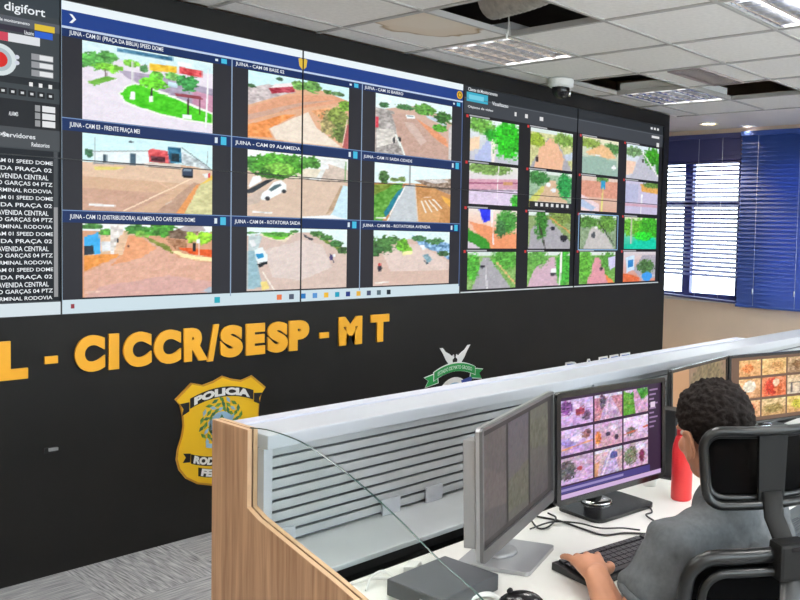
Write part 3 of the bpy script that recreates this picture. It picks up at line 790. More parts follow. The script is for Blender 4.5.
# window wall (X = XR) with two openings
WZ0, WZ1 = 0.95, 2.34
wr = struct(link('wall_right', box_mesh((XR, YB, 0), (XR + 0.12, YF, WZ0)), 'paint'))
link('wall_head', box_mesh((XR, YB, WZ1), (XR + 0.12, YF, 3.3)), 'paint', wr)
for y0, y1 in ((YB, -2.6), (-0.42, -0.18), (1.15, YF)):
    link('wall_pier', box_mesh((XR, y0, WZ0), (XR + 0.12, y1, WZ1)), 'paint', wr)
for n, (y0, y1) in enumerate(((-0.18, 1.15), (-2.6, -0.42)), 1):
    bm = bmesh.new()
    t = 0.05
    for lo, hi in (((y0, WZ0), (y1, WZ0 + t)), ((y0, WZ1 - t), (y1, WZ1)), ((y0, WZ0), (y0 + t, WZ1)), ((y1 - t, WZ0), (y1, WZ1))):
        add_box(bm, (XR + 0.02, lo[0], lo[1]), (XR + 0.08, hi[0], hi[1]))
    w = struct(link('window_%d' % n, fin(bm, 'window_frame'), 'frame_blue'))
    ms = [0.42] if n == 1 else [-1.2, -1.9]
    for y in ms:
        link('mullion', box_mesh((XR + 0.02, y - 0.045, WZ0 + t), (XR + 0.08, y + 0.045, WZ1 - t)), 'frame_blue', w)
    link('transom', box_mesh((XR + 0.02, y0 + t, 1.86), (XR + 0.08, y1 - t, 1.925)), 'frame_blue', w)
    ys = [y0 + t] + [y for m_ in ms for y in (m_ - 0.045, m_ + 0.045)] + [y1 - t]
    for a, b in zip(sorted(ys)[::2], sorted(ys)[1::2]):
        for c, d in ((WZ0 + t, 1.86), (1.925, WZ1 - t)):
            link('pane', box_mesh((XR + 0.048, a, c), (XR + 0.053, b, d)), 'pane', w)
    link('sill', box_mesh((XR - 0.02, y0 - 0.02, WZ0 - 0.03), (XR + 0.05, y1 + 0.02, WZ0)), 'white_paint', w)

# ceiling: hanging grid, lay-in tiles, plaster strip, slab above
GX = [1.931 + 0.628 * k for k in range(-8, 6)]
GY = [-0.225 - 0.628 * k for k in range(0, 10)]
XE = GX[-1]
bm = bmesh.new()
for x in GX:
    add_box(bm, (x - 0.011, YB, ZC), (x + 0.011, 0.0, ZC + 0.03))
for y in GY:
    add_box(bm, (XL, y - 0.011, ZC + 0.0006), (XE, y + 0.011, ZC + 0.03))
ceil = struct(link('ceiling', fin(bm, 'ceiling_grid'), 'tbar'))
link('plaster_strip', box_mesh((XE, YB, ZC), (XR, YF, ZC + 0.05)), 'white_paint', ceil)
link('plaster_strip', box_mesh((CR, 0.0, ZC), (XE, YF, ZC + 0.05)), 'white_paint', ceil)
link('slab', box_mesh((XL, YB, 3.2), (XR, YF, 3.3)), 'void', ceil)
TZ0, TZ1 = ZC + 0.008, ZC + 0.022
tile_me = {}


def tile(x0, x1, y0, y1, m='tile'):
    key = (round(x1 - x0, 3), round(y1 - y0, 3), m)
    if key not in tile_me:
        hx, hy = (x1 - x0) / 2 - 0.004, (y1 - y0) / 2 - 0.004
        me = box_mesh((-hx, -hy, 0), (hx, hy, TZ1 - TZ0), name='ceiling_tile')
        me.materials.append(MT[m])
        tile_me[key] = me
    return link('ceiling_tile', tile_me[key], None, ceil, loc=((x0 + x1) / 2, (y0 + y1) / 2, TZ0))


gx = [XL] + GX
gy = [0.0] + GY + [YB]
HOLE = {(1.31, -0.85), (3.19, -0.22), (3.82, -0.85)}
LUM = [(1.931, -0.225), (3.815, -0.225), (1.931, -2.109)]
for y in (-2.109, -3.993, -5.249):
    for x in (-1.837, 0.047, 1.931, 3.815):
        if (x, y) not in LUM and not (x == 3.815 and y == -2.109):
            LUM.append((x, y))
LUM.append((0.047, -0.225 - 0.628)); LUM.append((-1.837, -0.225 - 0.628)); LUM.append((3.815, -2.109))


def has(lst, x, y):
    return any(abs(a - x) < 0.05 and abs(b - y) < 0.05 for a, b in lst)


for i in range(len(gx) - 1):
    for j in range(len(gy) - 1):
        x0, x1, y1, y0 = gx[i], gx[i + 1], gy[j], gy[j + 1]
        if y1 - y0 < 0.05 or x1 - x0 < 0.05:
            continue
        if has(HOLE, x0, y1) or has(LUM, x0, y1):
            continue
        if abs(x0 - 1.303) < 0.05 and abs(y1 + 0.225) < 0.05:
            tile(x0, x1, y0, y1, 'stain_tile')
        else:
            tile(x0, x1, y0, y1)
tile(gx[-1] - 0.0, gx[-1] + 0.0 + 0.001, -1, -0.9) if False else None

# ================================================================== VIDEO WALL
PW, PH = 1.215, 0.6835


def wall_fn(off):
    return lambda x, z, d=0.0: (x, 0.012 - off - d, z)


COLS = [(0.09, 0.70), (0.893, 1.523), (1.715, 2.332)]
ROWS = [(2.015, 2.36), (1.612, 1.955), (1.222, 1.553)]
SC = [(2.50, 2.98), (3.107, 3.593), (3.718, 4.195), (4.314, 4.803)]
SR = [(2.035, 2.315), (1.745, 2.013), (1.448, 1.713), (1.173, 1.424)]
FEEDS = []
for r_, (z0, z1) in enumerate(ROWS):
    for c_, (x0, x1) in enumerate(COLS):
        FEEDS.append((picture(MAIN[r_ * 3 + c_], (150, 118, 92)[c_], 88, 100 + r_ * 3 + c_), x0, x1, z0, z1))
for r_, (z0, z1) in enumerate(SR):
    for c_, (x0, x1) in enumerate(SC):
        FEEDS.append((picture(SMALL[r_ * 4 + c_], 56, 46, 300 + r_ * 4 + c_), x0, x1, z0, z1))

# flat interface rectangles: (x0, x1, z0, z1, colour, layer)
NAVY, NAVY2, BAR = (30, 60, 130), (20, 46, 96), (206, 224, 232)
UI = []


def R(x0, x1, z0, z1, c, layer=1):
    UI.append((x0, x1, z0, z1, c, layer))


# background of the big window and header
R(0.0, 2.43, SZ0, SZ1, (44, 44, 50), 0)
R(0.0, 2.43, 2.476, SZ1, (236, 246, 250))
R(0.0, 2.43, 2.408, 2.476, (30, 64, 140))
R(0.0, 2.43, 2.398, 2.408, (196, 212, 236))
for k, (z0, z1) in enumerate(((2.363, 2.398), (1.958, 2.010), (1.556, 1.607))):
    R(0.0, 2.43, z0, z1, NAVY2)
    if k:
        R(0.0, 2.43, z1, z1 + 0.004, (120, 150, 196))
for x in (0.802, 1.616):
    R(x - 0.003, x + 0.003, 1.2, 2.40, (150, 172, 200), 2)
R(0.0, 0.006, 1.2, SZ1, (170, 200, 226), 2)
R(2.42, 2.43, 1.2, 2.40, (90, 110, 150), 2)
R(0.0, 2.43, SZ0, 1.214, BAR)
for k in range(11):
    R(1.07 + 0.075 * k, 1.10 + 0.075 * k, 1.168, 1.196, [(232, 120, 70), (80, 90, 110), (40, 120, 190), (90, 150, 210), (240, 190, 60), (30, 160, 190), (40, 60, 130), (230, 180, 70), (70, 80, 110), (90, 110, 120), (40, 50, 60)][k], 2)
R(0.715, 0.745, 1.168, 1.198, (40, 170, 190), 2)
R(0.04, 0.055, 1.175, 1.195, (150, 60, 70), 2)
for c_ in range(3):
    xr = (0.802, 1.616, 2.43)[c_]
    for (z0, z1) in ((2.363, 2.398), (1.958, 2.010), (1.556, 1.607)):
        R(xr - 0.058, xr - 0.028, z0 + 0.006, z1 - 0.006, (70, 190, 226), 2)
        R(xr - 0.09, xr - 0.075, z0 + 0.012, z1 - 0.012, (220, 232, 240), 2)
# right-hand window
R(2.43, 4.86, SZ0, SZ1, (34, 34, 37), 0)
R(2.43, 4.86, 2.44, SZ1, (44, 48, 52))
R(2.43, 4.86, 2.335, 2.44, (66, 70, 76))
R(2.43, 4.86, 2.43, 2.436, (90, 96, 102), 2)
R(2.46, 2.66, 2.415, 2.475, (64, 176, 206), 2)
R(2.48, 2.62, 2.43, 2.46, (120, 206, 226), 3)
R(2.43, 4.86, SZ0, 1.160, (212, 220, 222), 2)
for x in (2.74, 3.05, 3.13, 3.22):
    pass
for x0, x1 in SC:
    for z0, z1 in SR:
        R(x0 - 0.04, x0 - 0.02, z1 - 0.006, z1 + 0.012, (210, 60, 60), 3)
        R(x0 - 0.012, x0 + 0.18, z1 + 0.004, z1 + 0.014, (170, 172, 176), 3)
# selection frame round one feed
for a in ((3.69, 4.22, 1.715, 1.722), (3.69, 4.22, 1.437, 1.444), (3.69, 3.698, 1.437, 1.722), (4.212, 4.22, 1.437, 1.722)):
    R(*a, (150, 190, 230), 3)
# ptz toolbar under one feed
R(3.107, 3.593, 1.745, 1.79, (46, 46, 50), 3)
for k in range(7):
    R(3.17 + 0.06 * k, 3.20 + 0.06 * k, 1.756, 1.78, (226, 226, 226), 4)
for a in ((2.93, 2.95), (3.04, 3.07), (3.2, 3.24)):
    R(a[0], a[1], 2.372, 2.40, (226, 226, 226), 2)
for k in range(3):
    R(4.66 + 0.05 * k, 4.69 + 0.05 * k, 2.47, 2.49, (226, 226, 226), 2)
R(4.68, 4.80, 2.40, 2.42, (226, 226, 226), 2)
R(4.76, 4.80, 2.33, 2.365, (226, 226, 226), 2)
# left-hand control window
R(SX0, 0.0, SZ0, SZ1, (62, 68, 72), 0)
R(SX0, 0.0, 2.43, SZ1, (56, 64, 70))
R(SX0, 0.0, 2.368, 2.405, (88, 92, 100))
R(-0.10, -0.022, 2.366, 2.392, (222, 190, 56), 2)
R(-0.10, -0.03, 2.335, 2.362, (44, 96, 206), 2)
R(-0.60, -0.08, 2.300, 2.335, (222, 226, 230), 2)
R(-0.27, -0.20, 2.300, 2.335, (206, 70, 90), 3)
R(-0.31, -0.12, 2.345, 2.366, (52, 48, 62), 2)
for k, z in enumerate((2.240, 2.207, 2.172)):
    R(-0.113, -0.028, z, z + 0.026, (150, 152, 156), 2)
    R(-0.082, -0.030, z + 0.003, z + 0.023, (226, 228, 230), 3)
R(SX0, 0.0, 2.13, 2.16, (36, 40, 44))
for x in (-0.115, -0.078, -0.04):
    R(x - 0.007, x + 0.007, 2.127, 2.144, (232, 232, 232), 2)
for k in range(12):
    R(-0.04 - 0.036 * k - 0.014, -0.04 - 0.036 * k + 0.014, 2.082, 2.108, (30, 32, 34), 2)
    R(-0.04 - 0.036 * k - 0.006, -0.04 - 0.036 * k + 0.006, 2.09, 2.10, (210, 212, 214), 3)
R(SX0, 0.0, 1.95, 2.065, (34, 36, 40))
for z in (2.025, 1.993, 1.961):
    R(-0.072, -0.021, z, z + 0.026, (228, 230, 232), 2)
    R(-0.10, -0.08, z, z + 0.026, (150, 152, 154), 2)
R(SX0, 0.0, 1.865, 1.95, (72, 76, 80))
R(SX0, 0.0, 1.214, 1.86, (26, 30, 36))
R(-0.028, -0.012, 1.23, 1.62, (150, 150, 152), 2)
R(-0.028, -0.012, 1.62, 1.86, (70, 74, 78), 2)
R(SX0, 0.0, SZ0, 1.208, (214, 226, 232), 2)

CAPT = []   # (text, x0, x1, z0, z1)
CAPT += [('JUINA - CAM 01 (PRAÇA DA BIBLIA) SPEED DOME', 0.035, 0.45, 2.367, 2.392), ('JUINA - CAM 03 - FRENTE PRAÇA MEI', 0.035, 0.34, 1.969, 1.996), ('JUINA - CAM 12 (DISTRIBUIDORA) ALAMEDA DO CAFE SPEED DOME', 0.035, 0.61, 1.567, 1.593),
         ('JUINA - CAM 08 BASE 02', 0.82, 1.10, 2.367, 2.39), ('JUINA - CAM 09 ALAMEDA', 0.82, 1.205, 1.969, 1.994), ('JUINA - CAM 04 - ROTATORIA SAIDA', 0.82, 1.212, 1.567, 1.592),
         ('JUINA - CAM 10 BAIRRO', 1.63, 1.92, 2.367, 2.39), ('JUINA - CAM 11 SAIDA CIDADE', 1.63, 2.0, 1.969, 1.992), ('JUINA - CAM 06 - ROTATORIA AVENIDA', 1.63, 2.16, 1.567, 1.591)]
CAPT += [('digifort', -0.214, -0.060, 2.415, 2.462), ('01', -0.30, -0.232, 2.425, 2.455), ('Usuario', -0.140, -0.104, 2.340, 2.356), ('Operador de monitoramento', -0.30, -0.12, 2.375, 2.392)]
for k in range(20):
    z = 1.816 - 0.0305 * k
    n = ['JUINA - CAM 01 SPEED DOME', 'MT - SAIDA PRAÇA 02', 'CAM 03 DA AVENIDA CENTRAL', 'BARRA DO GARÇAS 04 PTZ', 'JUINA - TERMINAL RODOVIA'][k % 5]
    CAPT.append((n + ' ' + n + ' ' + n, -1.0, (-0.032, -0.036, -0.05, -0.034, -0.036)[k % 5], z - 0.021, z))
CAPT += [('Monitores  Servidores', -0.36, -0.10, 1.905, 1.925), ('Relatorios', -0.115, -0.045, 1.874, 1.892), ('Mapa', -0.30, -0.2, 1.905, 1.925), ('ALARMES', -0.20, -0.165, 1.995, 2.012)]
CAPT += [('Cliente de Monitoramento', 2.47, 2.75, 2.482, 2.505), ('Visualizacao', 2.70, 2.86, 2.418, 2.442), ('Objetos de video', 2.47, 2.71, 2.368, 2.388)]

PLAB = {(-1, 1): 'top-row wall display with a grey control menu reading digifort', (-1, 0): 'bottom-row wall display with a white text list of cameras',
        (0, 1): 'top-row wall display with a curved green park lawn feed', (0, 0): 'bottom-row wall display with a red dirt road feed beside blue building',
        (1, 1): 'top-row wall display with an orange dirt crossroads feed under gold crest', (1, 0): 'bottom-row wall display with a white hatchback and taskbar icons',
        (2, 1): 'top-row wall display with a blue tab and big green tree feed', (2, 0): 'bottom-row wall display with an orange pavement and green verge feed',
        (3, 1): 'rightmost top-row wall display with a grey car park feed at corner', (3, 0): 'rightmost bottom-row wall display with a teal and green tree feed'}
for (ci, ri), lab in PLAB.items():
    x0, x1 = ci * PW, (ci + 1) * PW
    z0, z1 = SZ0 + ri * PH, SZ0 + (ri + 1) * PH
    root = empty('wall_display', ((x0 + x1) / 2, 0.05, z0), 0, lab, 'display', 'tiled displays of the video wall')
    inv = Matrix.Translation(-Vector(root.location))

    def put(name, me, m, parent):
        me.transform(inv)
        return link(name, me, m, parent)
    bz = 0.0022
    put('housing', box_mesh((x0 + 0.0005, 0.016, z0 + 0.0005), (x1 - 0.0005, 0.075, z1 - 0.0005)), 'bezel', root)
    bm = bmesh.new()
    for lo, hi in (((x0, z0), (x1, z0 + bz)), ((x0, z1 - bz), (x1, z1)), ((x0, z0 + bz), (x0 + bz, z1 - bz)), ((x1 - bz, z0 + bz), (x1, z1 - bz))):
        add_box(bm, (lo[0] + 0.0002, 0.002, lo[1] + 0.0002), (hi[0] - 0.0002, 0.016, hi[1] - 0.0002))
    put('bezel', fin(bm, 'bezel'), 'bezel', root)
    cx0, cx1, cz0, cz1 = x0 + bz, x1 - bz, z0 + bz, z1 - bz
    scr = None
    for layer in range(5):
        fn = wall_fn(0.0008 * layer + (0.0 if layer == 0 else 0.001))
        for a0, a1, b0, b1, c, ly in UI:
            if ly != layer:
                continue
            p0, p1, q0, q1 = max(a0, cx0), min(a1, cx1), max(b0, cz0), min(b1, cz1)
            if p1 - p0 < 1e-4 or q1 - q0 < 1e-4:
                continue
            nm = 'screen' if layer == 0 else 'interface_bar' if (a1 - a0 > 0.4 or b1 - b0 > 0.2) else 'interface_button'
            ob = put(nm, colour_mesh('ui', [fn(p0, q0), fn(p1, q0), fn(p1, q1), fn(p0, q1)], [(0, 1, 2, 3)], [c] * 4), 'screen', scr or root)
            if layer == 0:
                scr = ob
    for img, a0, a1, b0, b1 in FEEDS:
        me = picture_mesh('camera_feed', img, a0, a1, b0, b1, cx0, cx1, cz0, cz1, wall_fn(0.0016))
        if me:
            put('camera_feed', me, 'screen', scr)
    for s_, a0, a1, b0, b1 in CAPT:
        if cx0 <= (a0 + a1) / 2 < cx1 and cz0 <= (b0 + b1) / 2 < cz1:
            me = fit_text(s_, a0, min(a1, cx1 - 0.004), b0, b1, wall_fn(0.0052), 0.012)
            me2 = colour_mesh('caption', [v.co.copy() for v in me.vertices], [list(p.vertices) for p in me.polygons], [(236, 240, 244)] * len(me.vertices))
            bpy.data.meshes.remove(me)
            put('caption', me2, 'screen', scr)

    def disc(name, cx, cz, r, c, off, r2=0.0, seg=28, star=0):
        vs, fs, cs = [], [], []
        fn = wall_fn(off)
        pts = []
        for k in range(seg):
            a = 2 * math.pi * k / seg
            rr = r * (1 - 0.12 * star * (k % 2))
            pts.append((cx + rr * math.cos(a), cz + rr * math.sin(a)))
        pts = [(min(max(px_, cx0), cx1), min(max(pz_, cz0), cz1)) for px_, pz_ in pts]
        me_ = colour_mesh(name, [fn(*q) for q in pts], [list(range(seg))], [c] * seg)
        put(name, me_, 'screen', scr)
    if (ci, ri) == (-1, 1):
        disc('dial', -0.235, 2.220, 0.066, (214, 224, 226), 0.0045)
        disc('dial', -0.235, 2.220, 0.048, (176, 190, 196), 0.0050)
        disc('dial_core', -0.235, 2.220, 0.032, (214, 40, 36), 0.0056)
        for dz in (2.240, 2.216):
            disc('dial_mark', -0.168, dz, 0.009, (210, 214, 226), 0.005)
    if (ci, ri) == (0, 1):
        fn = wall_fn(0.0045)
        q = [(0.036, 2.462), (0.048, 2.462), (0.064, 2.443), (0.048, 2.424), (0.036, 2.424), (0.052, 2.443)]
        put('chevron', colour_mesh('chev', [fn(*t_) for t_ in q], [(0, 1, 2, 5), (5, 2, 3, 4)], [(240, 244, 248)] * 6), 'screen', scr)
        for zz in (2.381, 1.982, 1.58):
            pass
    if ri == 1 and ci in (0, 1):
        fn = wall_fn(0.0045)
        cx = 1.215
        q = [(cx - .028, 2.468), (cx - .014, 2.474), (cx, 2.468), (cx + .014, 2.474), (cx + .028, 2.468), (cx + .022, 2.43), (cx, 2.412), (cx - .022, 2.43)]
        q = [(min(max(a, cx0), cx1), b) for a, b in q]
        if max(a for a, _ in q) - min(a for a, _ in q) > 0.005:
            put('crest', colour_mesh('crest', [fn(*t_) for t_ in q], [tuple(range(8))], [(226, 190, 70)] * 8), 'screen', scr)
    if (ci, ri) == (1, 1):
        disc('round_seal', 2.395, 2.442, 0.026, (232, 180, 40), 0.0045)
        disc('round_seal', 2.395, 2.442, 0.017, (90, 80, 40), 0.0050)
        disc('round_seal', 2.395, 2.442, 0.011, (232, 180, 40), 0.0056)

# ================================================================== SIGNS ON THE BLACK WALL
sg = empty('wall_lettering', (0.78, 0, 0.885), 0, 'row of raised yellow capital letters and dashes below the video wall', 'sign')
for ch, a, b in [('L', -0.255, -0.139), ('-', -0.073, -0.021), ('C', 0.049, 0.177), ('I', 0.194, 0.239), ('C', 0.259, 0.389), ('C', 0.401, 0.533), ('R', 0.548, 0.672), ('/', 0.669, 0.73), ('S', 0.738, 0.861), ('E', 0.88, 0.99), ('S', 1.006, 1.127), ('P', 1.135, 1.262), ('-', 1.333, 1.392), ('M', 1.462, 1.624), ('T', 1.69, 1.826)]:
    z0, z1 = (0.887, 1.052)
    if ch == '-':
        z0, z1 = 0.941, 0.973
    if ch == '/':
        z0, z1 = 0.877, 1.062
    if ch in 'I-':
        me = box_mesh((a, -0.012, z0), (b, 0.0, z1))
    else:
        me = fit_text(ch, a, b, z0, z1, lambda x, z, d: (x, -0.006 - d, z), 0.07, 0.012)
    me.transform(Matrix.Translation(-Vector(sg.location)))
    link('letter' if ch.isalpha() else 'mark', me, 'yellow', sg)


def wall_prism(name, pts, m, parent, y0, t):
    me = prism_mesh(pts, lambda a, b, c: (a, y0 - c, b), t, name)
    me.transform(Matrix.Translation(-Vector(parent.location)))
    return link(name, me, m, parent)


def sm2(pts, n=5, closed=True):
    P = [Vector((a, b)) for a, b in pts]
    N = len(P)
    out = []
    for i in range(N):
        a, b, c, d = P[i - 1], P[i], P[(i + 1) % N], P[(i + 2) % N]
        for k in range(n):
            t = k / n
            q = 0.5 * ((2 * b) + (c - a) * t + (2 * a - 5 * b + 4 * c - d) * t * t + (3 * b - a - 3 * c + d) * t ** 3)
            out.append((q.x, q.y))
    return out


BX = 0.752
bd = empty('police_badge', (BX, 0, 0.225), 0, 'yellow police shield badge with black banners beside wooden panel', 'badge')
half = [(0.0, 0.797), (0.05, 0.775), (0.105, 0.762), (0.165, 0.780), (0.205, 0.745), (0.247, 0.708), (0.222, 0.675), (0.210, 0.62), (0.206, 0.57), (0.214, 0.52), (0.234, 0.46), (0.240, 0.41), (0.226, 0.355), (0.19, 0.305), (0.13, 0.265), (0.06, 0.243), (0.0, 0.226)]
out = [(BX + a, b) for a, b in half] + [(BX - a, b) for a, b in half[-2:0:-1]]
wall_prism('shield_rim', out, 'badge_rim', bd, 0.0, 0.006)
cz = 0.51
wall_prism('shield', [(BX + (a - BX) * 0.965, cz + (b - cz) * 0.965) for a, b in out], 'badge_yellow', bd, -0.006, 0.003)


def arc_band(x0, x1, zt, zb, sag, n=14):
    """Arched band; sag > 0 arches upward."""
    xs = [x0 + (x1 - x0) * i / n for i in range(n + 1)]
    f = lambda x: sag * (1 - ((x - (x0 + x1) / 2) / ((x1 - x0) / 2)) ** 2)
    return [(x, zb + f(x)) for x in xs] + [(x, zt + f(x)) for x in xs[::-1]], f


b1, f1 = arc_band(BX - 0.172, BX + 0.172, 0.702, 0.652, 0.038)
wall_prism('banner', b1, 'badge_black', bd, -0.009, 0.002)
for s_ in (-1, 1):
    wall_prism('banner_tail', [(BX + s_ * 0.176, 0.686), (BX + s_ * 0.222, 0.682), (BX + s_ * 0.205, 0.654), (BX + s_ * 0.212, 0.622), (BX + s_ * 0.176, 0.640)], 'badge_black', bd, -0.009, 0.002)
    wall_prism('banner_tail', [(BX + s_ * 0.168, 0.428), (BX + s_ * 0.206, 0.434), (BX + s_ * 0.192, 0.412), (BX + s_ * 0.208, 0.388), (BX + s_ * 0.17, 0.384)], 'badge_black', bd, -0.009, 0.002)
b2, f2 = arc_band(BX - 0.166, BX + 0.166, 0.424, 0.376, -0.036)
wall_prism('banner', b2, 'badge_black', bd, -0.009, 0.002)
b3, f3 = arc_band(BX - 0.128, BX + 0.128, 0.350, 0.306, -0.026)
wall_prism('banner', b3, 'badge_black', bd, -0.009, 0.002)


def badge_text(s_, x0, x1, z0, z1, f, shear=0.0):
    me = fit_text(s_, x0, x1, z0, z1, lambda x, z, d: (x + shear * (z - z0), -0.0125 - d, z + f(x)), 0.06, 0.001)
    me.transform(Matrix.Translation(-Vector(bd.location)))
    link('lettering', me, 'sign_white', bd)


badge_text('POLICIA', BX - 0.152, BX + 0.152, 0.657, 0.697, f1)
badge_text('RODOVIARIA', BX - 0.156, BX + 0.15, 0.381, 0.419, f2, 0.2)
badge_text('FEDERAL', BX - 0.116, BX + 0.11, 0.310, 0.346, f3, 0.2)
# coat of arms: wreath of leaves, disc, star, ribbon
ac = (BX - 0.005, 0.545)
wr_ = random.Random(4)
for k in range(56):
    a = 2 * math.pi * k / 56
    rr = 0.086 + 0.022 * (k % 3 - 1)
    cx, cz_ = ac[0] + rr * math.cos(a), ac[1] + 0.012 + rr * 1.12 * math.sin(a)
    b_ = a + 1.2 + wr_.uniform(-0.8, 0.8)
    tx, tz = math.cos(b_), math.sin(b_)
    L, wd_ = 0.020, 0.009
    wall_prism('wreath_leaf', [(cx - tx * L, cz_ - tz * L), (cx + tz * wd_, cz_ - tx * wd_), (cx + tx * L, cz_ + tz * L), (cx - tz * wd_, cz_ + tx * wd_)], ('leaf', 'leaf2', 'leaf', 'sky_blue')[k % 4], bd, -0.009, 0.002 + 0.0004 * (k % 3))
wall_prism('arms_disc', [(ac[0] + 0.066 * math.cos(t * 0.2618), ac[1] + 0.07 * math.sin(t * 0.2618)) for t in range(24)], 'sky_blue', bd, -0.009, 0.002)
st = []
for k in range(10):
    rr = 0.056 if k % 2 == 0 else 0.030
    a = math.pi / 2 + k * math.pi / 5
    st.append((ac[0] + rr * math.cos(a), ac[1] + rr * math.sin(a)))
wall_prism('arms_star', st, 'leaf2', bd, -0.011, 0.002)
wall_prism('arms_star_core', [(ac[0] + 0.024 * math.cos(t * 0.3927), ac[1] + 0.024 * math.sin(t * 0.3927)) for t in range(16)], 'deep_blue', bd, -0.013, 0.001)
wall_prism('arms_sword', [(ac[0] - 0.006, 0.415), (ac[0] + 0.006, 0.415), (ac[0] + 0.006, 0.49), (ac[0] - 0.006, 0.49)], 'red', bd, -0.011, 0.002)
rb, _ = arc_band(ac[0] - 0.085, ac[0] + 0.085, 0.466, 0.444, -0.012)
wall_prism('arms_ribbon', rb, 'sky_blue', bd, -0.0125, 0.0015)

# second emblem: green ribbon with two raised hands over a round seal
eb = empty('ribbon_emblem', (2.39, 0, 0.30), 0, 'small emblem of white hands above an arched green ribbon', 'emblem')
E1, fe = arc_band(2.205, 2.575, 0.652, 0.600, 0.040)
wall_prism('ribbon_edge', [(2.39 + (a - 2.39) * 1.03, 0.645 + (b - 0.645) * 1.16) for a, b in E1], 'sign_white', eb, -0.002, 0.004)
wall_prism('ribbon', E1, 'sign_green', eb, -0.006, 0.002)
for s_ in (-1, 1):
    tail = [(2.39 + s_ * 0.16, 0.642), (2.39 + s_ * 0.262, 0.624), (2.39 + s_ * 0.228, 0.603), (2.39 + s_ * 0.252, 0.566), (2.39 + s_ * 0.15, 0.582)]
    mx_ = sum(a for a, _ in tail) / 5
    mz_ = sum(b for _, b in tail) / 5
    wall_prism('ribbon_tail_edge', [(mx_ + (a - mx_) * 1.16, mz_ + (b - mz_) * 1.2) for a, b in tail], 'sign_white', eb, 0.0, 0.002)
    wall_prism('ribbon_tail', tail, 'sign_green', eb, -0.002, 0.0035)
    hand = [(2.39 + s_ * 0.020, 0.694), (2.39 + s_ * 0.052, 0.688), (2.39 + s_ * 0.082, 0.722), (2.39 + s_ * 0.108, 0.765), (2.39 + s_ * 0.138, 0.805), (2.39 + s_ * 0.112, 0.803), (2.39 + s_ * 0.086, 0.776), (2.39 + s_ * 0.055, 0.760), (2.39 + s_ * 0.028, 0.742), (2.39 + s_ * 0.012, 0.752), (2.39 + s_ * 0.008, 0.730), (2.39 + s_ * 0.024, 0.718)]
    wall_prism('hand', hand, 'sign_white', eb, -0.001, 0.004)
me = fit_text('ESTADO DE MATO GROSSO', 2.235, 2.545, 0.614, 0.638, lambda x, z, d: (x, -0.0085 - d, z + fe(x)), 0.0, 0.0005)
me.transform(Matrix.Translation(-Vector(eb.location)))
link('lettering', me, 'sign_white', eb)
wall_prism('seal', [(2.39 + 0.15 * math.cos(t * math.pi / 16), 0.455 + 0.145 * math.sin(t * math.pi / 16)) for t in range(32)], 'sign_white', eb, 0.0, 0.0018)
wall_prism('seal_field', [(2.39 + 0.12 * math.cos(t * math.pi / 16), 0.45 + 0.115 * math.sin(t * math.pi / 16)) for t in range(32)], 'sky_blue', eb, -0.0018, 0.001)
wall_prism('seal_patch', [(2.45, 0.572), (2.56, 0.592), (2.54, 0.545), (2.47, 0.53)], 'deep_blue', eb, -0.0018, 0.002)

ls = empty('wall_letters', (4.0, 0, 0.42), 0, 'blue capital letters with white outline, mostly hidden behind desk partition', 'sign')
for ch, a, b in [('P', 3.56, 3.71), ('A', 3.78, 3.93), ('E', 3.99, 4.11), ('F', 4.14, 4.26), ('T', 4.29, 4.43)]:
    for mm, off, y, d_ in (('sign_white', 0.07, -0.003, 0.006), ('letter_blue', 0.02, -0.008, 0.004)):
        gq = 0.0 if mm == 'sign_white' else 0.014
        me = fit_text(ch, a + gq, b - gq, 0.42 + gq, 0.578 - gq, lambda x, z, d: (x, y - d, z), off, d_)
        me.transform(Matrix.Translation(-Vector(ls.location)))
        link('letter_outline' if gq == 0 else 'letter', me, mm, ls)

hk = empty('wall_outlet', (-0.048, 0, 0.56), 0, 'small broken grey outlet plate on the black wall', 'outlet')
link('plate', box_mesh((-0.026, -0.006, -0.012), (0.022, 0.0, 0.012), 0.002), 'black_plastic', hk)
link('tab', box_mesh((-0.012, -0.016, -0.004), (0.026, -0.006, 0.010), 0.002), 'silver', hk)

# ================================================================== CEILING FITTINGS
tray_bm = bmesh.new()
hw = 0.295
add_box(tray_bm, (-hw, -hw, 0.075), (hw, hw, 0.085))
for lo, hi in (((-hw, -hw), (-hw + 0.012, hw)), ((hw - 0.012, -hw), (hw, hw)), ((-hw + 0.012, -hw), (hw - 0.012, -hw + 0.012)), ((-hw + 0.012, hw - 0.012), (hw - 0.012, hw))):
    add_box(tray_bm, (lo[0], lo[1], 0.0), (hi[0], hi[1], 0.075))
tray_me = fin(tray_bm, 'tray'); tray_me.materials.append(MT['tray'])
bm = bmesh.new()
add_tube(bm, [(-0.275, 0, 0), (0.275, 0, 0)], 0.013, 10, Vector((0, 0, 1)))
tube_me = fin(bm, 'tube'); tube_me.materials.append(MT['tube'])
for p in tube_me.polygons:
    p.use_smooth = True


def vee(axis):
    """A V-section louvre blade 45 mm deep."""
    bm_ = bmesh.new()
    L_, wt, h_ = 0.282, 0.018, 0.046
    prof = [(-0.002, 0.0), (0.002, 0.0), (wt, h_), (-wt, h_)]
    A = [bm_.verts.new((-L_, a, b) if axis == 0 else (a, -L_, b)) for a, b in prof]
    B = [bm_.verts.new((L_, a, b) if axis == 0 else (a, L_, b)) for a, b in prof]
    for k in range(4):
        bm_.faces.new((A[k], A[(k + 1) % 4], B[(k + 1) % 4], B[k]))
    bm_.faces.new(A[::-1]); bm_.faces.new(B)
    me_ = fin(bm_, 'louvre_blade'); me_.materials.append(MT['louvre'])
    return me_


def thin_blade():
    bm_ = bmesh.new()
    add_box(bm_, (-0.0018, -0.282, 0.002), (0.0018, 0.282, 0.042))
    me_ = fin(bm_, 'cross_blade'); me_.materials.append(MT['louvre'])
    return me_


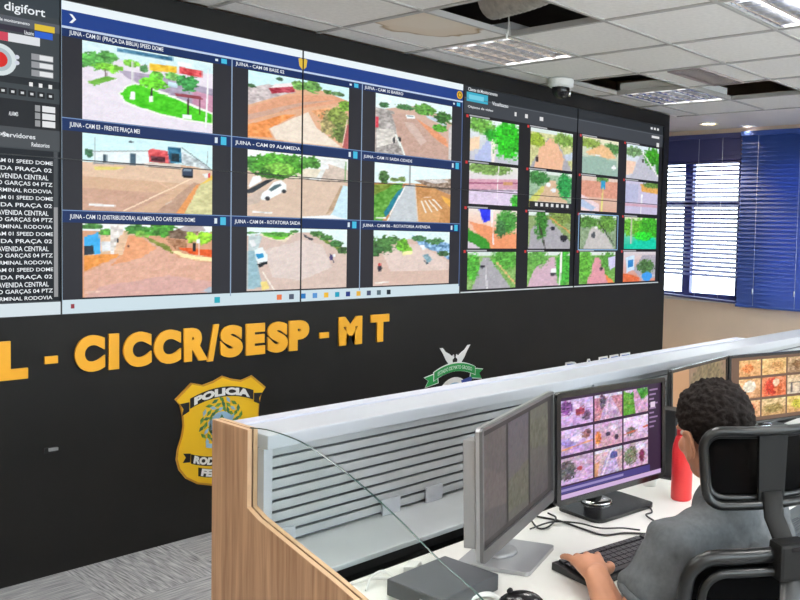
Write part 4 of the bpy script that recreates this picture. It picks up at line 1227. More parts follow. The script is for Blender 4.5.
V0, V1 = vee(0), thin_blade()
for k, (x, y) in enumerate(LUM):
    cx, cy = x + 0.314, y - 0.314
    lab = ['louvred square ceiling light beside the stained tile, nearest the video wall', 'louvred square ceiling light farthest away, between two open ceiling holes', 'louvred square ceiling light cut off at the top right corner'][k] if k < 3 else 'recessed louvred ceiling light beyond the edge of the picture'
    t = empty('ceiling_light', (cx, cy, ZC + 0.004), 0, lab, 'light', 'louvred ceiling lights' if k < 3 else 'ceiling lights outside the picture')
    link('tray', tray_me, None, t)
    for q in range(4):
        link('tube', tube_me, None, t, loc=(0, -0.2115 + 0.141 * q, 0.060))
    for q in range(5):
        link('louvre_blade', V0, None, t, loc=(0, -0.282 + 0.141 * q, 0.0) if 0 < q < 4 else (0, (-0.264 if q == 0 else 0.264), 0.0))
    for q in range(7):
        link('cross_blade', V1, None, t, loc=(-0.24 + 0.08 * q, 0, 0.0))

# open hole with a flexible duct
du = empty('air_duct', (1.62, -1.15, 2.72), 0, 'crinkled silver flexible duct sagging in the open ceiling hole', 'duct')
path = smooth_path([(1.63, -0.985, 2.728), (1.625, -1.10, 2.730), (1.62, -1.30, 2.745), (1.61, -1.55, 2.79), (1.60, -1.9, 2.86), (1.58, -2.5, 2.95)], 14)
rad = [0.085 + (0.010 if i % 2 else 0.0) for i in range(len(path))]
bm = bmesh.new()
add_tube(bm, path, rad, 20, Vector((1, 0, 0)))
me = fin(bm, 'duct'); me.transform(Matrix.Translation(-Vector(du.location)))
link('hose', me, 'foil', du, True)
bm = bmesh.new()
add_tube(bm, [path[0] + Vector((-0.006, -0.01, -0.004)), path[2]], [0.099, 0.1], 20, Vector((1, 0, 0)))
me = fin(bm, 'collar'); me.transform(Matrix.Translation(-Vector(du.location)))
link('collar', me, 'silver', du, True)
tag(tube_obj('hanging_wire', smooth_path([(1.86, -0.9, 2.75), (1.88, -0.885, 2.66), (1.875, -0.875, 2.60), (1.865, -0.88, 2.625)], 6), 0.004, 'cable_white'), 'short loose white wire end hanging at the duct hole edge', 'wire')

lt = link('loose_ceiling_tile', box_mesh((-0.24, -0.25, -0.007), (0.24, 0.25, 0.007)), 'tile', loc=(3.57, -0.5, 2.735), rot=(0.06, -0.24, 0.12))
tag(lt, 'loose tile lying askew inside the open ceiling hole', 'ceiling tile')

av = empty('air_vent', (3.505, -1.175, ZC), 0, 'long grey air vent set flush in the ceiling between two holes', 'vent')
bm = bmesh.new()
for lo, hi in (((-0.30, -0.12), (0.30, -0.105)), ((-0.30, 0.105), (0.30, 0.12)), ((-0.30, -0.105), (-0.285, 0.105)), ((0.285, -0.105), (0.30, 0.105))):
    add_box(bm, (lo[0], lo[1], -0.006), (hi[0], hi[1], 0.007))
link('frame', fin(bm, 'frame'), 'vent_grey', av)
sl = box_mesh((-0.285, -0.0075, -0.001), (0.285, 0.0075, 0.001)); sl.materials.append(MT['vent_grey'])
for q in range(11):
    link('slat', sl, None, av, loc=(0, -0.095 + 0.019 * q, 0.0), rot=(0.5, 0, 0))

dc = empty('dome_camera', (3.09, -0.27, ZC), 0, 'white dome security camera under the ceiling above the wall displays', 'camera')
lathe_obj('base', [(0, 0.002), (0.088, 0.002), (0.09, -0.01), (0.086, -0.045), (0.076, -0.055), (0, -0.055)], 'white', dc)
lathe_obj('dome', [(0.062, -0.054), (0.062, -0.07)] + [(0.062 * math.cos(a), -0.07 - 0.062 * math.sin(a)) for a in [0.2 * i for i in range(1, 8)]] + [(0, -0.132)], 'black_gloss', dc)
bm = bmesh.new(); add_tube(bm, [(0.030, -0.045, -0.095), (0.036, -0.060, -0.10)], [0.018, 0.018], 12, Vector((0, 0, 1)))
link('lens', fin(bm, 'lens'), 'chrome', dc, True)

for k, (px_, lab) in enumerate((((5.58, -0.03), 'glowing warm recessed downlight in the plaster ceiling before the window'), ((5.90, -0.27), 'small warm downlight tight against the blue blinds'))):
    t = empty('downlight', (px_[0], px_[1], ZC), 0, lab, 'light')
    rr = 0.085 if k == 0 else 0.05
    lathe_obj('ring', [(rr, 0.004), (rr + 0.018, 0.002), (rr + 0.018, -0.006), (rr, -0.010), (rr - 0.006, 0.0), (rr, 0.004)], 'white', t)
    lathe_obj('lamp', [(0, -0.002), (rr * 0.6, -0.003), (rr - 0.004, 0.004), (0, 0.006)], 'warm_lamp', t)
    sp = bpy.data.lights.new('lamp_light', 'SPOT')
    sp.energy = 50 if k == 0 else 9
    sp.color = (1.0, 0.72, 0.42); sp.spot_size = 1.9; sp.spot_blend = 0.6; sp.shadow_soft_size = 0.03
    so = bpy.data.objects.new('lamp_light', sp); COL.objects.link(so); so.parent = t; so.location = (0, 0, -0.02)

# ================================================================== BLINDS
def blind(y0, y1, ztop, zbot, pitch, tilt, m, lab, x, cords, zlast=None, drop=0.0):
    t = empty('venetian_blind', (x, (y0 + y1) / 2, zbot), 0, lab, 'blind')
    hl = (y1 - y0) / 2
    link('head_rail', box_mesh((-0.03, -hl, ztop - zbot - 0.045), (0.03, hl, ztop - zbot), 0.003), m, t)
    me = box_mesh((-0.025, -hl, -0.0006), (0.025, hl, 0.0006)); me.materials.append(MT[m])
    z = ztop - 0.06
    k = 0
    while z > (zlast or zbot + 0.03):
        a = tilt if z < 2.34 or not drop else math.radians(-66)
        link('slat', me, None, t, loc=(0, 0, z - zbot), rot=(drop * max(0, 1 - (z - zbot) / 0.45), a, 0))
        z -= pitch
        k += 1
    link('bottom_rail', box_mesh((-0.026, -hl, 0.0), (0.026, hl, 0.022), 0.003), m, t, rot=(drop * 1.2, 0, 0))
    for yc in cords:
        tube_obj('cord', [(-0.028, yc - (y0 + y1) / 2, 0.02), (-0.028, yc - (y0 + y1) / 2, ztop - zbot - 0.04)], 0.0014, 'cord', t, 5, Vector((1, 0, 0)))
    return t


b1_ = blind(-0.185, 1.2, 2.57, 0.955, 0.0425, math.radians(-28), 'blind_dim', 'open blue venetian blind with bright daylight between its slats', 5.95, (0.0, 0.26, 0.9), zlast=1.17, drop=0.03)
b2_ = blind(-2.7, -0.20, 2.575, 0.905, 0.0405, math.radians(-60), 'blind', 'closed deep blue venetian blind at the right edge', 5.93, (-0.385, -0.80, -1.6, -2.3))
for o, yc in ((b2_, -0.385), (b2_, -0.80)):
    bm = bmesh.new()
    add_lathe(bm, [(0, 0), (0.008, 0.004), (0.006, 0.05), (0, 0.055)], 10)
    link('cord_tassel', fin(bm, 'tassel'), 'cord', o, True, loc=(-0.04, yc + 1.45, 0.13))

# ================================================================== DESK AND PARTITION
DX0, DX1 = -0.3735, 3.95
PT = 1.05
YN, YO = -2.195, -2.035     # near and far edge of partition top
pt = empty('desk_partition', (DX0, -2.1, 0), 0, 'long white slatted desk partition crossing the whole room', 'partition')


def pbox(name, lo, hi, m, bev=0.0, par=None):
    me = box_mesh(lo, hi, bev)
    me.transform(Matrix.Translation(-Vector(pt.location)))
    return link(name, me, m, par or pt)


pbox('core', (DX0 + 0.02, YO + 0.01, 0.02), (DX1, -2.15, PT - 0.036), 'core_grey')
pbox('back_skin', (DX0, YO - 0.012, 0.02), (DX1, YO + 0.0095, PT - 0.0365), 'grey_metal')
pbox('cap', (DX0, YN, PT - 0.036), (DX1, YO, PT), 'light_metal', 0.004)
pbox('cap_strip', (DX0 + 0.01, YO - 0.022, PT + 0.0002), (2.44, YO + 0.030, PT + 0.006), 'cap_lilac', 0.001)
pbox('end_post', (DX0, -2.178, 0.70), (DX0 + 0.024, -2.151, PT - 0.037), 'light_metal')
sm_ = box_mesh((DX0 + 0.026, -0.006, -0.0105), (DX1 - 0.005, 0.006, 0.0105), 0.002); sm_.materials.append(MT['slat_grey'])
for k in range(9):
    o = link('slat', sm_, None, pt, loc=(-DX0, -2.162 + 2.1, 0.774 + 0.0282 * k), rot=(math.radians(-9), 0, 0))
pbox('ledge', (DX0 + 0.001, -2.385, 0.742), (DX1, -2.151, 0.756), 'grey_metal', 0.003)
for q in ((286, 538), (391, 512), (434, 497)):
    p_ = on_plane(q[0], q[1], 2, 0.757)
    w_ = 0.032 if q[0] > 300 else 0.026
    yk = -2.182
    xk = on_plane(q[0], q[1], 1, yk).x
    pbox('clip', (xk - w_, yk - 0.004, 0.7565), (xk + w_, yk + 0.004, 0.803), 'light_metal', 0.002)
for xk in (1.0, 2.9):
    pbox('module_joint', (xk - 0.012, -2.180, 0.757), (xk + 0.012, -2.171, PT - 0.037), 'light_metal')
pbox('cable_tray', (DX0 + 0.001, -2.46, 0.60), (DX1, -2.155, 0.61), 'slot')
pbox('tray_wall', (DX0 + 0.001, -2.168, 0.611), (DX1, -2.158, 0.741), 'slot')

dk = empty('desk', (DX0, -2.7, 0), 0, 'long white laminate desk top in front of the slatted partition', 'desk')


def dbox(name, lo, hi, m, bev=0.0):
    me = box_mesh(lo, hi, bev)
    me.transform(Matrix.Translation(-Vector(dk.location)))
    return link(name, me, m, dk)


DYF = -2.96
dbox('top', (DX0, DYF, 0.715), (DX1, -2.45, 0.74), 'desk', 0.003)
for x in (0.95, 2.4, 3.9):
    dbox('leg', (x - 0.02, -2.86, 0.0), (x + 0.02, -2.80, 0.7145), 'grey_metal')
    dbox('leg', (x - 0.02, -2.52, 0.0), (x + 0.02, -2.465, 0.7145), 'grey_metal')

# wooden end panel: two boards with the glass held between them
ep = empty('desk_end_panel', (-0.375, -2.4, 0), 0, 'tall wood-grain end panel with curved top edge at partition end', 'panel')
prof = [(-1.985, 0.0), (-1.985, 1.062), (-2.150, 1.062), (-2.150, 0.868)]
curve = [(-2.20, 0.848), (-2.273, 0.831), (-2.395, 0.803), (-2.489, 0.782), (-2.579, 0.759), (-2.66, 0.733), (-2.75, 0.70), (-2.84, 0.66), (-2.92, 0.61), (-2.98, 0.56), (-3.02, 0.50), (-3.03, 0.46), (-3.03, 0.0)]
for x0, x1 in ((-0.402, -0.3905), (-0.3855, -0.3745)):
    me = prism_mesh(prof + curve, lambda a, b, c: (x0 + c, a, b), x1 - x0, 'board')
    me.transform(Matrix.Translation(-Vector(ep.location)))
    link('board', me, 'wood', ep)
    # pale edge band along the visible top edges
    bm = bmesh.new()
    pts = prof[1:] + curve[:-1]
    secs = []
    for k_, (a, b) in enumerate(pts):
        p_, q_ = pts[max(0, k_ - 1)], pts[min(len(pts) - 1, k_ + 1)]
        ty, tz = q_[0] - p_[0], q_[1] - p_[1]
        L_ = math.hypot(ty, tz)
        ny, nz_ = (tz / L_, -ty / L_)
        o_ = 0.0015
        secs.append([bm.verts.new(v_) for v_ in ((x0, a + ny * 2e-4, b + nz_ * 2e-4), (x1, a + ny * 2e-4, b + nz_ * 2e-4), (x1, a + ny * o_, b + nz_ * o_), (x0, a + ny * o_, b + nz_ * o_))])
    for A_, B_ in zip(secs, secs[1:]):
        for q_ in range(4):
            bm.faces.new((A_[q_], A_[(q_ + 1) % 4], B_[(q_ + 1) % 4], B_[q_]))
    bm.faces.new(secs[0]); bm.faces.new(secs[-1][::-1])
    me = fin(bm, 'edge_band')
    me.transform(Matrix.Translation(-Vector(ep.location)))
    link('edge_band', me, 'wood_edge', ep)
me = box_mesh((-0.3903, -2.13, 0.02), (-0.3857, -1.99, 1.058)); me.transform(Matrix.Translation(-Vector(ep.location)))
link('core', me, 'wood', ep)
me = box_mesh((-0.3903, -3.0, 0.02), (-0.3857, -2.14, 0.45)); me.transform(Matrix.Translation(-Vector(ep.location)))
link('core', me, 'wood', ep)

gs = empty('glass_screen', (-0.376, -2.5, 0.5), 0, 'clear curved glass side screen rising from the wooden end panel', 'glass screen')
top = smooth_path([(0, -2.141, 1.064), (0, -2.226, 1.071), (0, -2.35, 1.066), (0, -2.465, 1.043), (0, -2.589, 1.006), (0, -2.705, 0.962), (0, -2.827, 0.909), (0, -2.952, 0.862), (0, -3.06, 0.78), (0, -3.10, 0.66)], 6)
outl = [(p.y, p.z) for p in top] + [(-3.06, 0.46), (-2.14, 0.46), (-2.14, 1.055)]
me = prism_mesh(outl, lambda a, b, c: (-0.390 + c, a, b), 0.004, 'pane')
me.transform(Matrix.Translation(-Vector(gs.location)))
link('pane', me, 'glass', gs)
bm = bmesh.new()
add_tube(bm, [(-0.388, p.y, p.z + 0.0005) for p in top], [(0.0023, 0.0014)] * len(top), 6, Vector((1, 0, 0)))
me = fin(bm, 'edge'); me.transform(Matrix.Translation(-Vector(gs.location)))
link('polished_edge', me, 'glass_edge', gs)

# ================================================================== MONITORS
def rrect(w, h, r, n=4, cx=0, cy=0):
    pts = []
    for sx, sy, a0 in ((1, 1, 0), (-1, 1, 90), (-1, -1, 180), (1, -1, 270)):
        for k in range(n + 1):
            a = math.radians(a0 + 90 * k / n)
            pts.append((cx + sx * (w / 2 - r) + r * math.cos(a), cy + sy * (h / 2 - r) + r * math.sin(a)))
    return pts


def monitor(name, c, th, w, h, bezel, lab, body_m, bez_m, imgs, base, tilt=0.035, gain='screen', chin=None):
    """c: bottom centre of the screen front. base: dict(w, d, m, off)."""
    chin = chin or bezel
    root = empty(name, (c[0], c[1], 0.74), th, lab, 'monitor')
    zb = c[2] - 0.74
    tm = Matrix.Translation((0, 0, zb)) @ Matrix.Rotation(-tilt, 4, 'X')

    def P(nm, me, m, par=root, smooth=False):
        me.transform(tm)
        return link(nm, me, m, par, smooth)
    bm = bmesh.new()
    pts = rrect(w, h, 0.012, cy=h / 2)
    ring0 = [bm.verts.new((a, 0.004, b)) for a, b in pts]
    ring1 = [bm.verts.new((a, 0.013, b)) for a, b in pts]
    pts2 = rrect(w * 0.78, h * 0.72, 0.03, cy=h / 2)
    ring2 = [bm.verts.new((a, 0.048, b)) for a, b in pts2]
    n = len(pts)
    for A, B in ((ring0, ring1), (ring1, ring2)):
        for k in range(n):
            bm.faces.new((A[k], A[(k + 1) % n], B[(k + 1) % n], B[k]))
    bm.faces.new(ring0); bm.faces.new(ring2[::-1])
    P('housing', fin(bm, 'housing'), body_m)
    # bezel: rounded frame proud of the panel
    bm = bmesh.new()
    inner = rrect(w - 2 * bezel, h - bezel - chin, 0.001, cy=(h + chin - bezel) / 2)
    o0 = [bm.verts.new((a, -0.004, b)) for a, b in pts]
    o1 = [bm.verts.new((a, 0.004, b)) for a, b in pts]
    i0 = [bm.verts.new((a, -0.004, b)) for a, b in inner]
    i1 = [bm.verts.new((a, 0.004, b)) for a, b in inner]
    for k in range(n):
        q = (k + 1) % n
        bm.faces.new((o0[k], o0[q], i0[q], i0[k]))
        bm.faces.new((o0[k], o1[k], o1[q], o0[q]))
        bm.faces.new((i0[k], i0[q], i1[q], i1[k]))
    P('bezel', fin(bm, 'bezel'), bez_m)
    sx0, sx1, sz0, sz1 = -w / 2 + bezel, w / 2 - bezel, chin, h - bezel
    rects, feeds, caps = imgs(sx0, sx1, sz0, sz1)
    vs, fs, cs = [], [], []
    for a0, a1, b0, b1, cc, ly in rects:
        k = len(vs)
        y = 0.0030 - 0.0007 * ly
        vs += [(a0, y, b0), (a1, y, b0), (a1, y, b1), (a0, y, b1)]
        fs.append((k, k + 1, k + 2, k + 3)); cs += [cc] * 4
    scr = P('screen', colour_mesh('screen', vs, fs, cs), gain)
    for img, a0, a1, b0, b1 in feeds:
        P('camera_feed', picture_mesh('feed', img, a0, a1, b0, b1, sx0, sx1, sz0, sz1, lambda x, z: (x, 0.0008, z)), gain, scr)
    # stand
    bw, bdp, bm_, off = base['w'], base['d'], base['m'], base.get('off', (0, 0))
    me = prism_mesh(rrect(bw, bdp, base.get('r', 0.02)), lambda a, b, c_: (a + off[0], b + off[1], 0.001 + c_), 0.010, 'base')
    me.transform(Matrix.Rotation(base.get('rot', 0), 4, 'Z'))
    link('base', me, bm_, root)
    nk = base.get('neck', 'black_plastic')
    bm = bmesh.new()
    add_tube(bm, [(off[0], 0.075, 0.010), (off[0], 0.075, zb + h * 0.25), (off[0], 0.068, zb + h * 0.55)], [(0.038, 0.016), (0.034, 0.014), (0.03, 0.014)], 14, Vector((1, 0, 0)))
    link('neck', fin(bm, 'neck'), nk, root, True)
    bm = bmesh.new()
    add_lathe(bm, [(0, 0), (0.05, 0), (0.047, 0.007), (0.03, 0.012), (0, 0.012)], 20)
    link('collar', fin(bm, 'collar'), base.get('collar', 'chrome'), root, True, loc=(off[0], 0.06 + off[1] * 0.0, 0.011))
    bm = bmesh.new()
    add_box(bm, (-0.05, 0.046, h * 0.40), (0.05, 0.07, h * 0.62), 0.004)
    P('mount', fin(bm, 'mount'), nk)
    if base.get('side'):
        bm = bmesh.new()
        add_box(bm, (-w / 2 + 0.012, 0.0135, 0.03), (-w / 2 + 0.045, 0.050, h * 0.90), 0.003)
        P('side_rail', fin(bm, 'side_rail'), 'silver')
    return root


PURP = (206, 176, 214)


def pur(seed, ops):
    a = picture(ops, 44, 40, seed)
    pc_ = Pic(44, 40, seed)
    for kk in (9, 17, 30):
        a = a + ((pc_.nz(kk) - 0.5) * 46)[..., None] + np.stack([(pc_.nz(kk) - 0.5) * 20 for _ in range(3)], -1)
    return np.clip(a * np.array([0.94, 0.86, 0.96]), 0, 255)


SB = [[('g', (210, 200, 220), (196, 176, 206)), ('t', (110, 70, 120), .2, .3, .2, .3), ('t', (150, 70, 80), .6, .5, .14, .2), ('e', (236, 230, 240), .5, .3, .1, .1), ('t', (90, 70, 90), .8, .7, .14, .2)],
      street(((196, 180, 196), (196, 150, 150), [('t', (90, 80, 90), .3, .3, .12, .3), ('e', (236, 230, 236), .7, .6, .1, .1), ('l', (230, 220, 230), .02, [(.5, .2), (.4, 1)])], [(.2, 1), (.44, .1), (.6, .1), (1, 1)])),
      [('g', (210, 206, 214), (206, 176, 190)), ('p', (96, 170, 50), [(.0, .0), (.4, .2), (.5, 1), (0, 1)], 16), ('t', (70, 150, 50), .7, .2, .4, .26), ('p', (206, 176, 190), [(.4, 0), (.52, 0), (1, 1), (.5, 1)], 6)],
      [('g', (216, 206, 226), (196, 176, 200)), ('p', (150, 150, 190), [(.0, .5), (.5, .2), (.7, .4), (.3, .8)], 20), ('e', (240, 236, 246), .5, .4, .2, .14), ('t', (120, 90, 80), .8, .3, .16, .2), ('l', (216, 170, 120), .03, [(0, .8), (1, .6)])],
      [('g', (206, 190, 206), (206, 170, 170)), ('t', (200, 130, 60), .14, .6, .12, .3), ('e', (70, 60, 70), .5, .5, .08, .1), ('e', (236, 236, 240), .7, .3, .1, .1), ('e', (60, 50, 60), .8, .7, .08, .1)],
      [('g', (240, 236, 246), (206, 186, 196)), ('t', (110, 110, 100), .3, .6, .2, .2), ('l', (190, 110, 80), .03, [(0, .7), (1, .5)]), ('e', (236, 230, 240), .7, .6, .14, .1)],
      [('g', (196, 186, 196), (206, 190, 206)), ('t', (80, 84, 80), .2, .5, .3, .4), ('p', (206, 186, 206), [(.5, .2), (1, .1), (1, 1), (.6, 1)], 16), ('e', (180, 90, 90), .6, .5, .08, .1)],
      street(((190, 184, 206), (206, 190, 180), [('e', (90, 100, 150), .7, .3, .14, .14), ('l', (236, 230, 240), .03, [(.3, 1), (.6, .1)]), ('p', (206, 160, 110), [(0, .5), (.2, .4), (.1, 1), (0, 1)], 10)], [(.2, 1), (.5, .1), (.7, .1), (.9, 1)])),
      [('g', (196, 190, 190), (216, 196, 206)), ('t', (110, 120, 90), .3, .5, .3, .4), ('t', (120, 60, 80), .76, .6, .12, .3), ('e', (240, 236, 246), .7, .2, .2, .14)]]


def img_b(x0, x1, z0, z1):
    W_, H_ = x1 - x0, z1 - z0
    rc = [(x0, x1, z0, z1, (54, 30, 58), 0), (x0, x1, z0, z0 + H_ * 0.045, (206, 176, 216), 1), (x0, x1 - W_ * .12, z0 + H_ * 0.05, z0 + H_ * 0.12, (70, 60, 130), 1), (x0, x1 - W_ * .4, z0 + H_ * 0.075, z0 + H_ * 0.10, (150, 136, 190), 2)]
    fd = []
    gx_ = [x0 + W_ * v for v in (0.0, 0.30, 0.315, 0.585, 0.60, 0.855)]
    gz = [z0 + H_ * v for v in (0.97, 0.71, 0.68, 0.43, 0.40, 0.14)]
    for r_ in range(3):
        for c_ in range(3):
            fd.append((pur(500 + r_ * 3 + c_, SB[r_ * 3 + c_]), gx_[2 * c_], gx_[2 * c_ + 1], gz[2 * r_ + 1], gz[2 * r_]))
    xs = x0 + W_ * 0.875
    for k in range(9):
        z = z1 - H_ * (0.06 + 0.05 * k)
        rc.append((xs, xs + W_ * (0.09 - 0.02 * (k % 3)), z - H_ * .018, z, (150, 120, 160), 1))
    rc.append((xs + W_ * .01, xs + W_ * .06, z1 - H_ * .26, z1 - H_ * .2, (226, 206, 226), 2))
    return rc, fd, []


def img_a(x0, x1, z0, z1):
    W_, H_ = x1 - x0, z1 - z0
    rc = [(x0, x1, z0, z1, (80, 77, 76), 0)]
    fd = []
    for k in range(3):
        ops = [[('g', (112, 106, 104), (98, 94, 94)), ('p', (116, 108, 106), [(0, .3), (1, .5), (1, .8), (0, .7)], 10)], [('g', (110, 106, 112), (110, 108, 102)), ('p', (112, 112, 98), [(0, .6), (1, .5), (1, .95), (0, .9)], 18)], [('g', (116, 118, 104), (98, 94, 94)), ('p', (114, 116, 100), [(0, .1), (1, .15), (1, .5), (0, .4)], 20)]][k]
        fd.append((picture(ops, 30, 60, 600 + k), x0 + W_ * (0.01 + 0.315 * k), x0 + W_ * (0.30 + 0.315 * k), z0 + H_ * 0.06, z1 - H_ * 0.05))
    return rc, fd, []


def warm(k):
    o = [[('g', (220, 176, 120), (214, 160, 110)), ('t', (206, 120, 70), .4, .5, .3, .3)], [('g', (226, 190, 130), (222, 176, 120)), ('t', (190, 140, 90), .6, .5, .3, .3)], [('g', (190, 160, 120), (170, 140, 110)), ('t', (120, 90, 60), .5, .5, .3, .3)],
         [('g', (226, 180, 130), (200, 150, 110)), ('e', (240, 226, 206), .5, .4, .3, .3)], [('g', (216, 140, 100), (226, 120, 80)), ('t', (180, 60, 40), .4, .5, .3, .5), ('t', (206, 110, 70), .7, .6, .2, .3), ('e', (240, 200, 170), .6, .3, .14, .2)], [('g', (220, 190, 150), (206, 190, 170)), ('l', (90, 80, 80), .04, [(.1, .4), (.9, .4)]), ('l', (100, 90, 90), .04, [(.2, .4), (.2, .9)]), ('l', (100, 90, 90), .04, [(.6, .4), (.6, .9)])],
         [('g', (226, 176, 130), (216, 170, 130)), ('t', (190, 110, 80), .5, .5, .3, .4)], [('g', (220, 196, 150), (190, 150, 100)), ('t', (140, 120, 70), .5, .6, .4, .3)], [('g', (226, 200, 120), (196, 150, 100)), ('t', (170, 160, 60), .5, .5, .3, .3)]][k]
    a = picture(o, 36, 30, 700 + k)
    pc_ = Pic(36, 30, 740 + k)
    for kk in (7, 13, 24):
        a = a + ((pc_.nz(kk) - 0.5) * 50)[..., None]
    return np.clip(a, 0, 255)


def img_d(x0, x1, z0, z1):
    W_, H_ = x1 - x0, z1 - z0
    rc = [(x0, x1, z0, z1, (120, 92, 74), 0)]
    fd = []
    gx_ = [x0 + W_ * v for v in (0.10, 0.36, 0.38, 0.68, 0.70, 0.98)]
    gz = [z0 + H_ * v for v in (0.95, 0.70, 0.66, 0.36, 0.32, 0.06)]
    for r_ in range(3):
        for c_ in range(3):
            fd.append((warm(r_ * 3 + c_), gx_[2 * c_], gx_[2 * c_ + 1], gz[2 * r_ + 1], gz[2 * r_]))
    return rc, fd, []


def img_c(x0, x1, z0, z1):
    W_, H_ = x1 - x0, z1 - z0
    rc = [(x0, x1, z0, z1, (150, 122, 100), 0), (x0, x0 + W_ * .3, z0, z1, (196, 150, 110), 1)]
    fd = [(picture([('g', (150, 126, 106), (140, 116, 96)), ('t', (112, 100, 76), .5, .3, .5, .4)], 40, 40, 720), x0 + W_ * .32, x1, z0 + H_ * .1, z1)]
    return rc, fd, []


monitor('monitor', (0.06, -2.649, 0.816), math.radians(21.1), 0.51, 0.31, 0.008, 'silver-edged monitor turned sideways, its dim screen nearest the glass', 'silver', 'dark_silver', img_a,
        dict(w=0.20, d=0.19, m='silver', off=(-0.005, 0.035), neck='silver', r=0.012, collar='silver', side=True), 0.03, 'dim_screen', chin=0.03)
monitor('monitor', (0.545, -2.592, 0.795), math.radians(-6.5), 0.485, 0.322, 0.016, 'black monitor with nine purple-tinted street feeds in front of the man', 'black_plastic', 'black_gloss', img_b,
        dict(w=0.26, d=0.18, m='black_gloss', off=(-0.01, 0.02), neck='black_plastic', r=0.03), 0.04)
monitor('monitor', (1.40, -2.40, 0.775), math.radians(4.5), 0.51, 0.30, 0.012, 'black monitor with plain brown picture, half hidden behind the head', 'black_plastic', 'black_gloss', img_c,
        dict(w=0.22, d=0.17, m='black_plastic', off=(0, 0.03), r=0.02), 0.03)
monitor('monitor', (1.90, -2.465, 0.775), math.radians(-18.5), 0.51, 0.30, 0.012, 'black monitor with orange-brown photo tiles at the right edge', 'black_plastic', 'black_gloss', img_d,
        dict(w=0.22, d=0.17, m='black_plastic', off=(0, 0.03), r=0.02), 0.03)

# ================================================================== THINGS ON THE DESK
ZD = 0.74


def keyboard(c, th, lab, w=0.44, d=0.145):
    t = empty('keyboard', (c[0], c[1], ZD), th, lab, 'keyboard')
    me = prism_mesh([(-d / 2, 0.001), (d / 2, 0.001), (d / 2, 0.019), (d / 2 - 0.02, 0.020), (-d / 2 + 0.004, 0.009), (-d / 2, 0.006)], lambda a, b, c_: (-w / 2 + c_, a, b), w, 'body')
    link('body', me, 'black_plastic', t)
    bm = bmesh.new()
    sl_ = math.atan2(0.011, d - 0.024)
    rot = Matrix.Translation((0, -d / 2 + 0.004, 0.0092)) @ Matrix.Rotation(sl_, 4, 'X')
    pitch = 0.0185
    for r_ in range(6):
        yy = 0.012 + r_ * 0.0195 + (0.004 if r_ == 5 else 0)
        x = -w / 2 + 0.012
        k = 0
        while x < w / 2 - 0.028:
            kw = 0.0165
            if r_ == 0 and k == 3:
                kw = 0.0165 + pitch * 5
            if abs(x - 0.075) < 0.008 and r_ < 6:
                x += 0.008
            if x + kw > w / 2 - 0.008:
                break
            add_box(bm, (x, yy, 0.0), (x + kw, yy + 0.0165, 0.006), 0.0, rot)
            x += kw + 0.002
            k += 1
    ko = link('keys', fin(bm, 'keys'), 'keycap', t)
    ko['kind'] = 'stuff'
    return t


KB_TH = math.radians(-10)
kbc = Vector((0.057, -2.754, 0)) + Matrix.Rotation(KB_TH, 3, 'Z') @ Vector((0.22, -0.0725, 0))
keyboard(kbc, KB_TH, 'black keyboard under the left hand of the seated man')
keyboard((1.16, -2.86), math.radians(-14), 'black keyboard at the right edge, beyond the chair')


def mouse(c, rz, lab):
    t = empty('computer_mouse', (c[0], c[1], ZD), rz, lab, 'mouse')
    bm = bmesh.new()
    bmesh.ops.create_uvsphere(bm, u_segments=20, v_segments=12, radius=1.0)
    for v in bm.verts:
        z = max(0.0, v.co.z)
        v.co = Vector((v.co.x * 0.031, v.co.y * 0.056, 0.001 + 0.036 * z * (1 - 0.15 * v.co.y)))
    link('body', fin(bm, 'body'), 'black_gloss', t, True)
    bm = bmesh.new()
    add_tube(bm, [(-0.004, 0.028, 0.033), (0.004, 0.028, 0.033)], [0.006, 0.006], 12, Vector((0, 0, 1)))
    link('wheel', fin(bm, 'wheel'), 'chair_stem', t)


mouse((-0.150, -2.838), 0.4, 'black computer mouse at the bottom edge below the silver monitor')

bx_ = empty('recorder_box', (-0.22, -2.662, ZD), math.radians(2), 'flat dark grey recorder box behind the glass screen', 'recorder')
link('case', box_mesh((-0.092, -0.086, 0.004), (0.092, 0.086, 0.042), 0.003), 'box_grey', bx_)
link('front_panel', box_mesh((0.0925, -0.07, 0.008), (0.0945, 0.03, 0.036)), 'black_gloss', bx_)
link('badge', box_mesh((0.0946, -0.055, 0.014), (0.0952, -0.005, 0.026)), 'silver', bx_)
link('label', box_mesh((-0.0928, -0.06, 0.012), (-0.0921, -0.02, 0.026)), 'silver', bx_)
for a in (-1, 1):
    for b in (-1, 1):
        link('foot', box_mesh((a * 0.075 - 0.008, b * 0.07 - 0.008, 0.0), (a * 0.075 + 0.008, b * 0.07 + 0.008, 0.0039)), 'black_plastic', bx_)

# white adapters and cables behind the recorder
ad = empty('power_adapter', (-0.20, -2.535, ZD), 0.5, 'white plug adapter in the cable tangle behind the recorder', 'adapter')
link('body', box_mesh((-0.022, -0.016, 0.0), (0.022, 0.016, 0.032), 0.004), 'cable_white', ad)
link('plug', box_mesh((0.022, -0.008, 0.008), (0.036, 0.008, 0.024), 0.002), 'cable_black', ad)


def cable(lab, pts, r, m, cat='cable'):
    tag(tube_obj('cable', smooth_path(pts, 8), r, m, None, 8), lab, cat)


def dpt(x, y, z=ZD + 0.004):
    p = on_plane(x, y, 2, z)
    return (p.x, p.y, p.z)


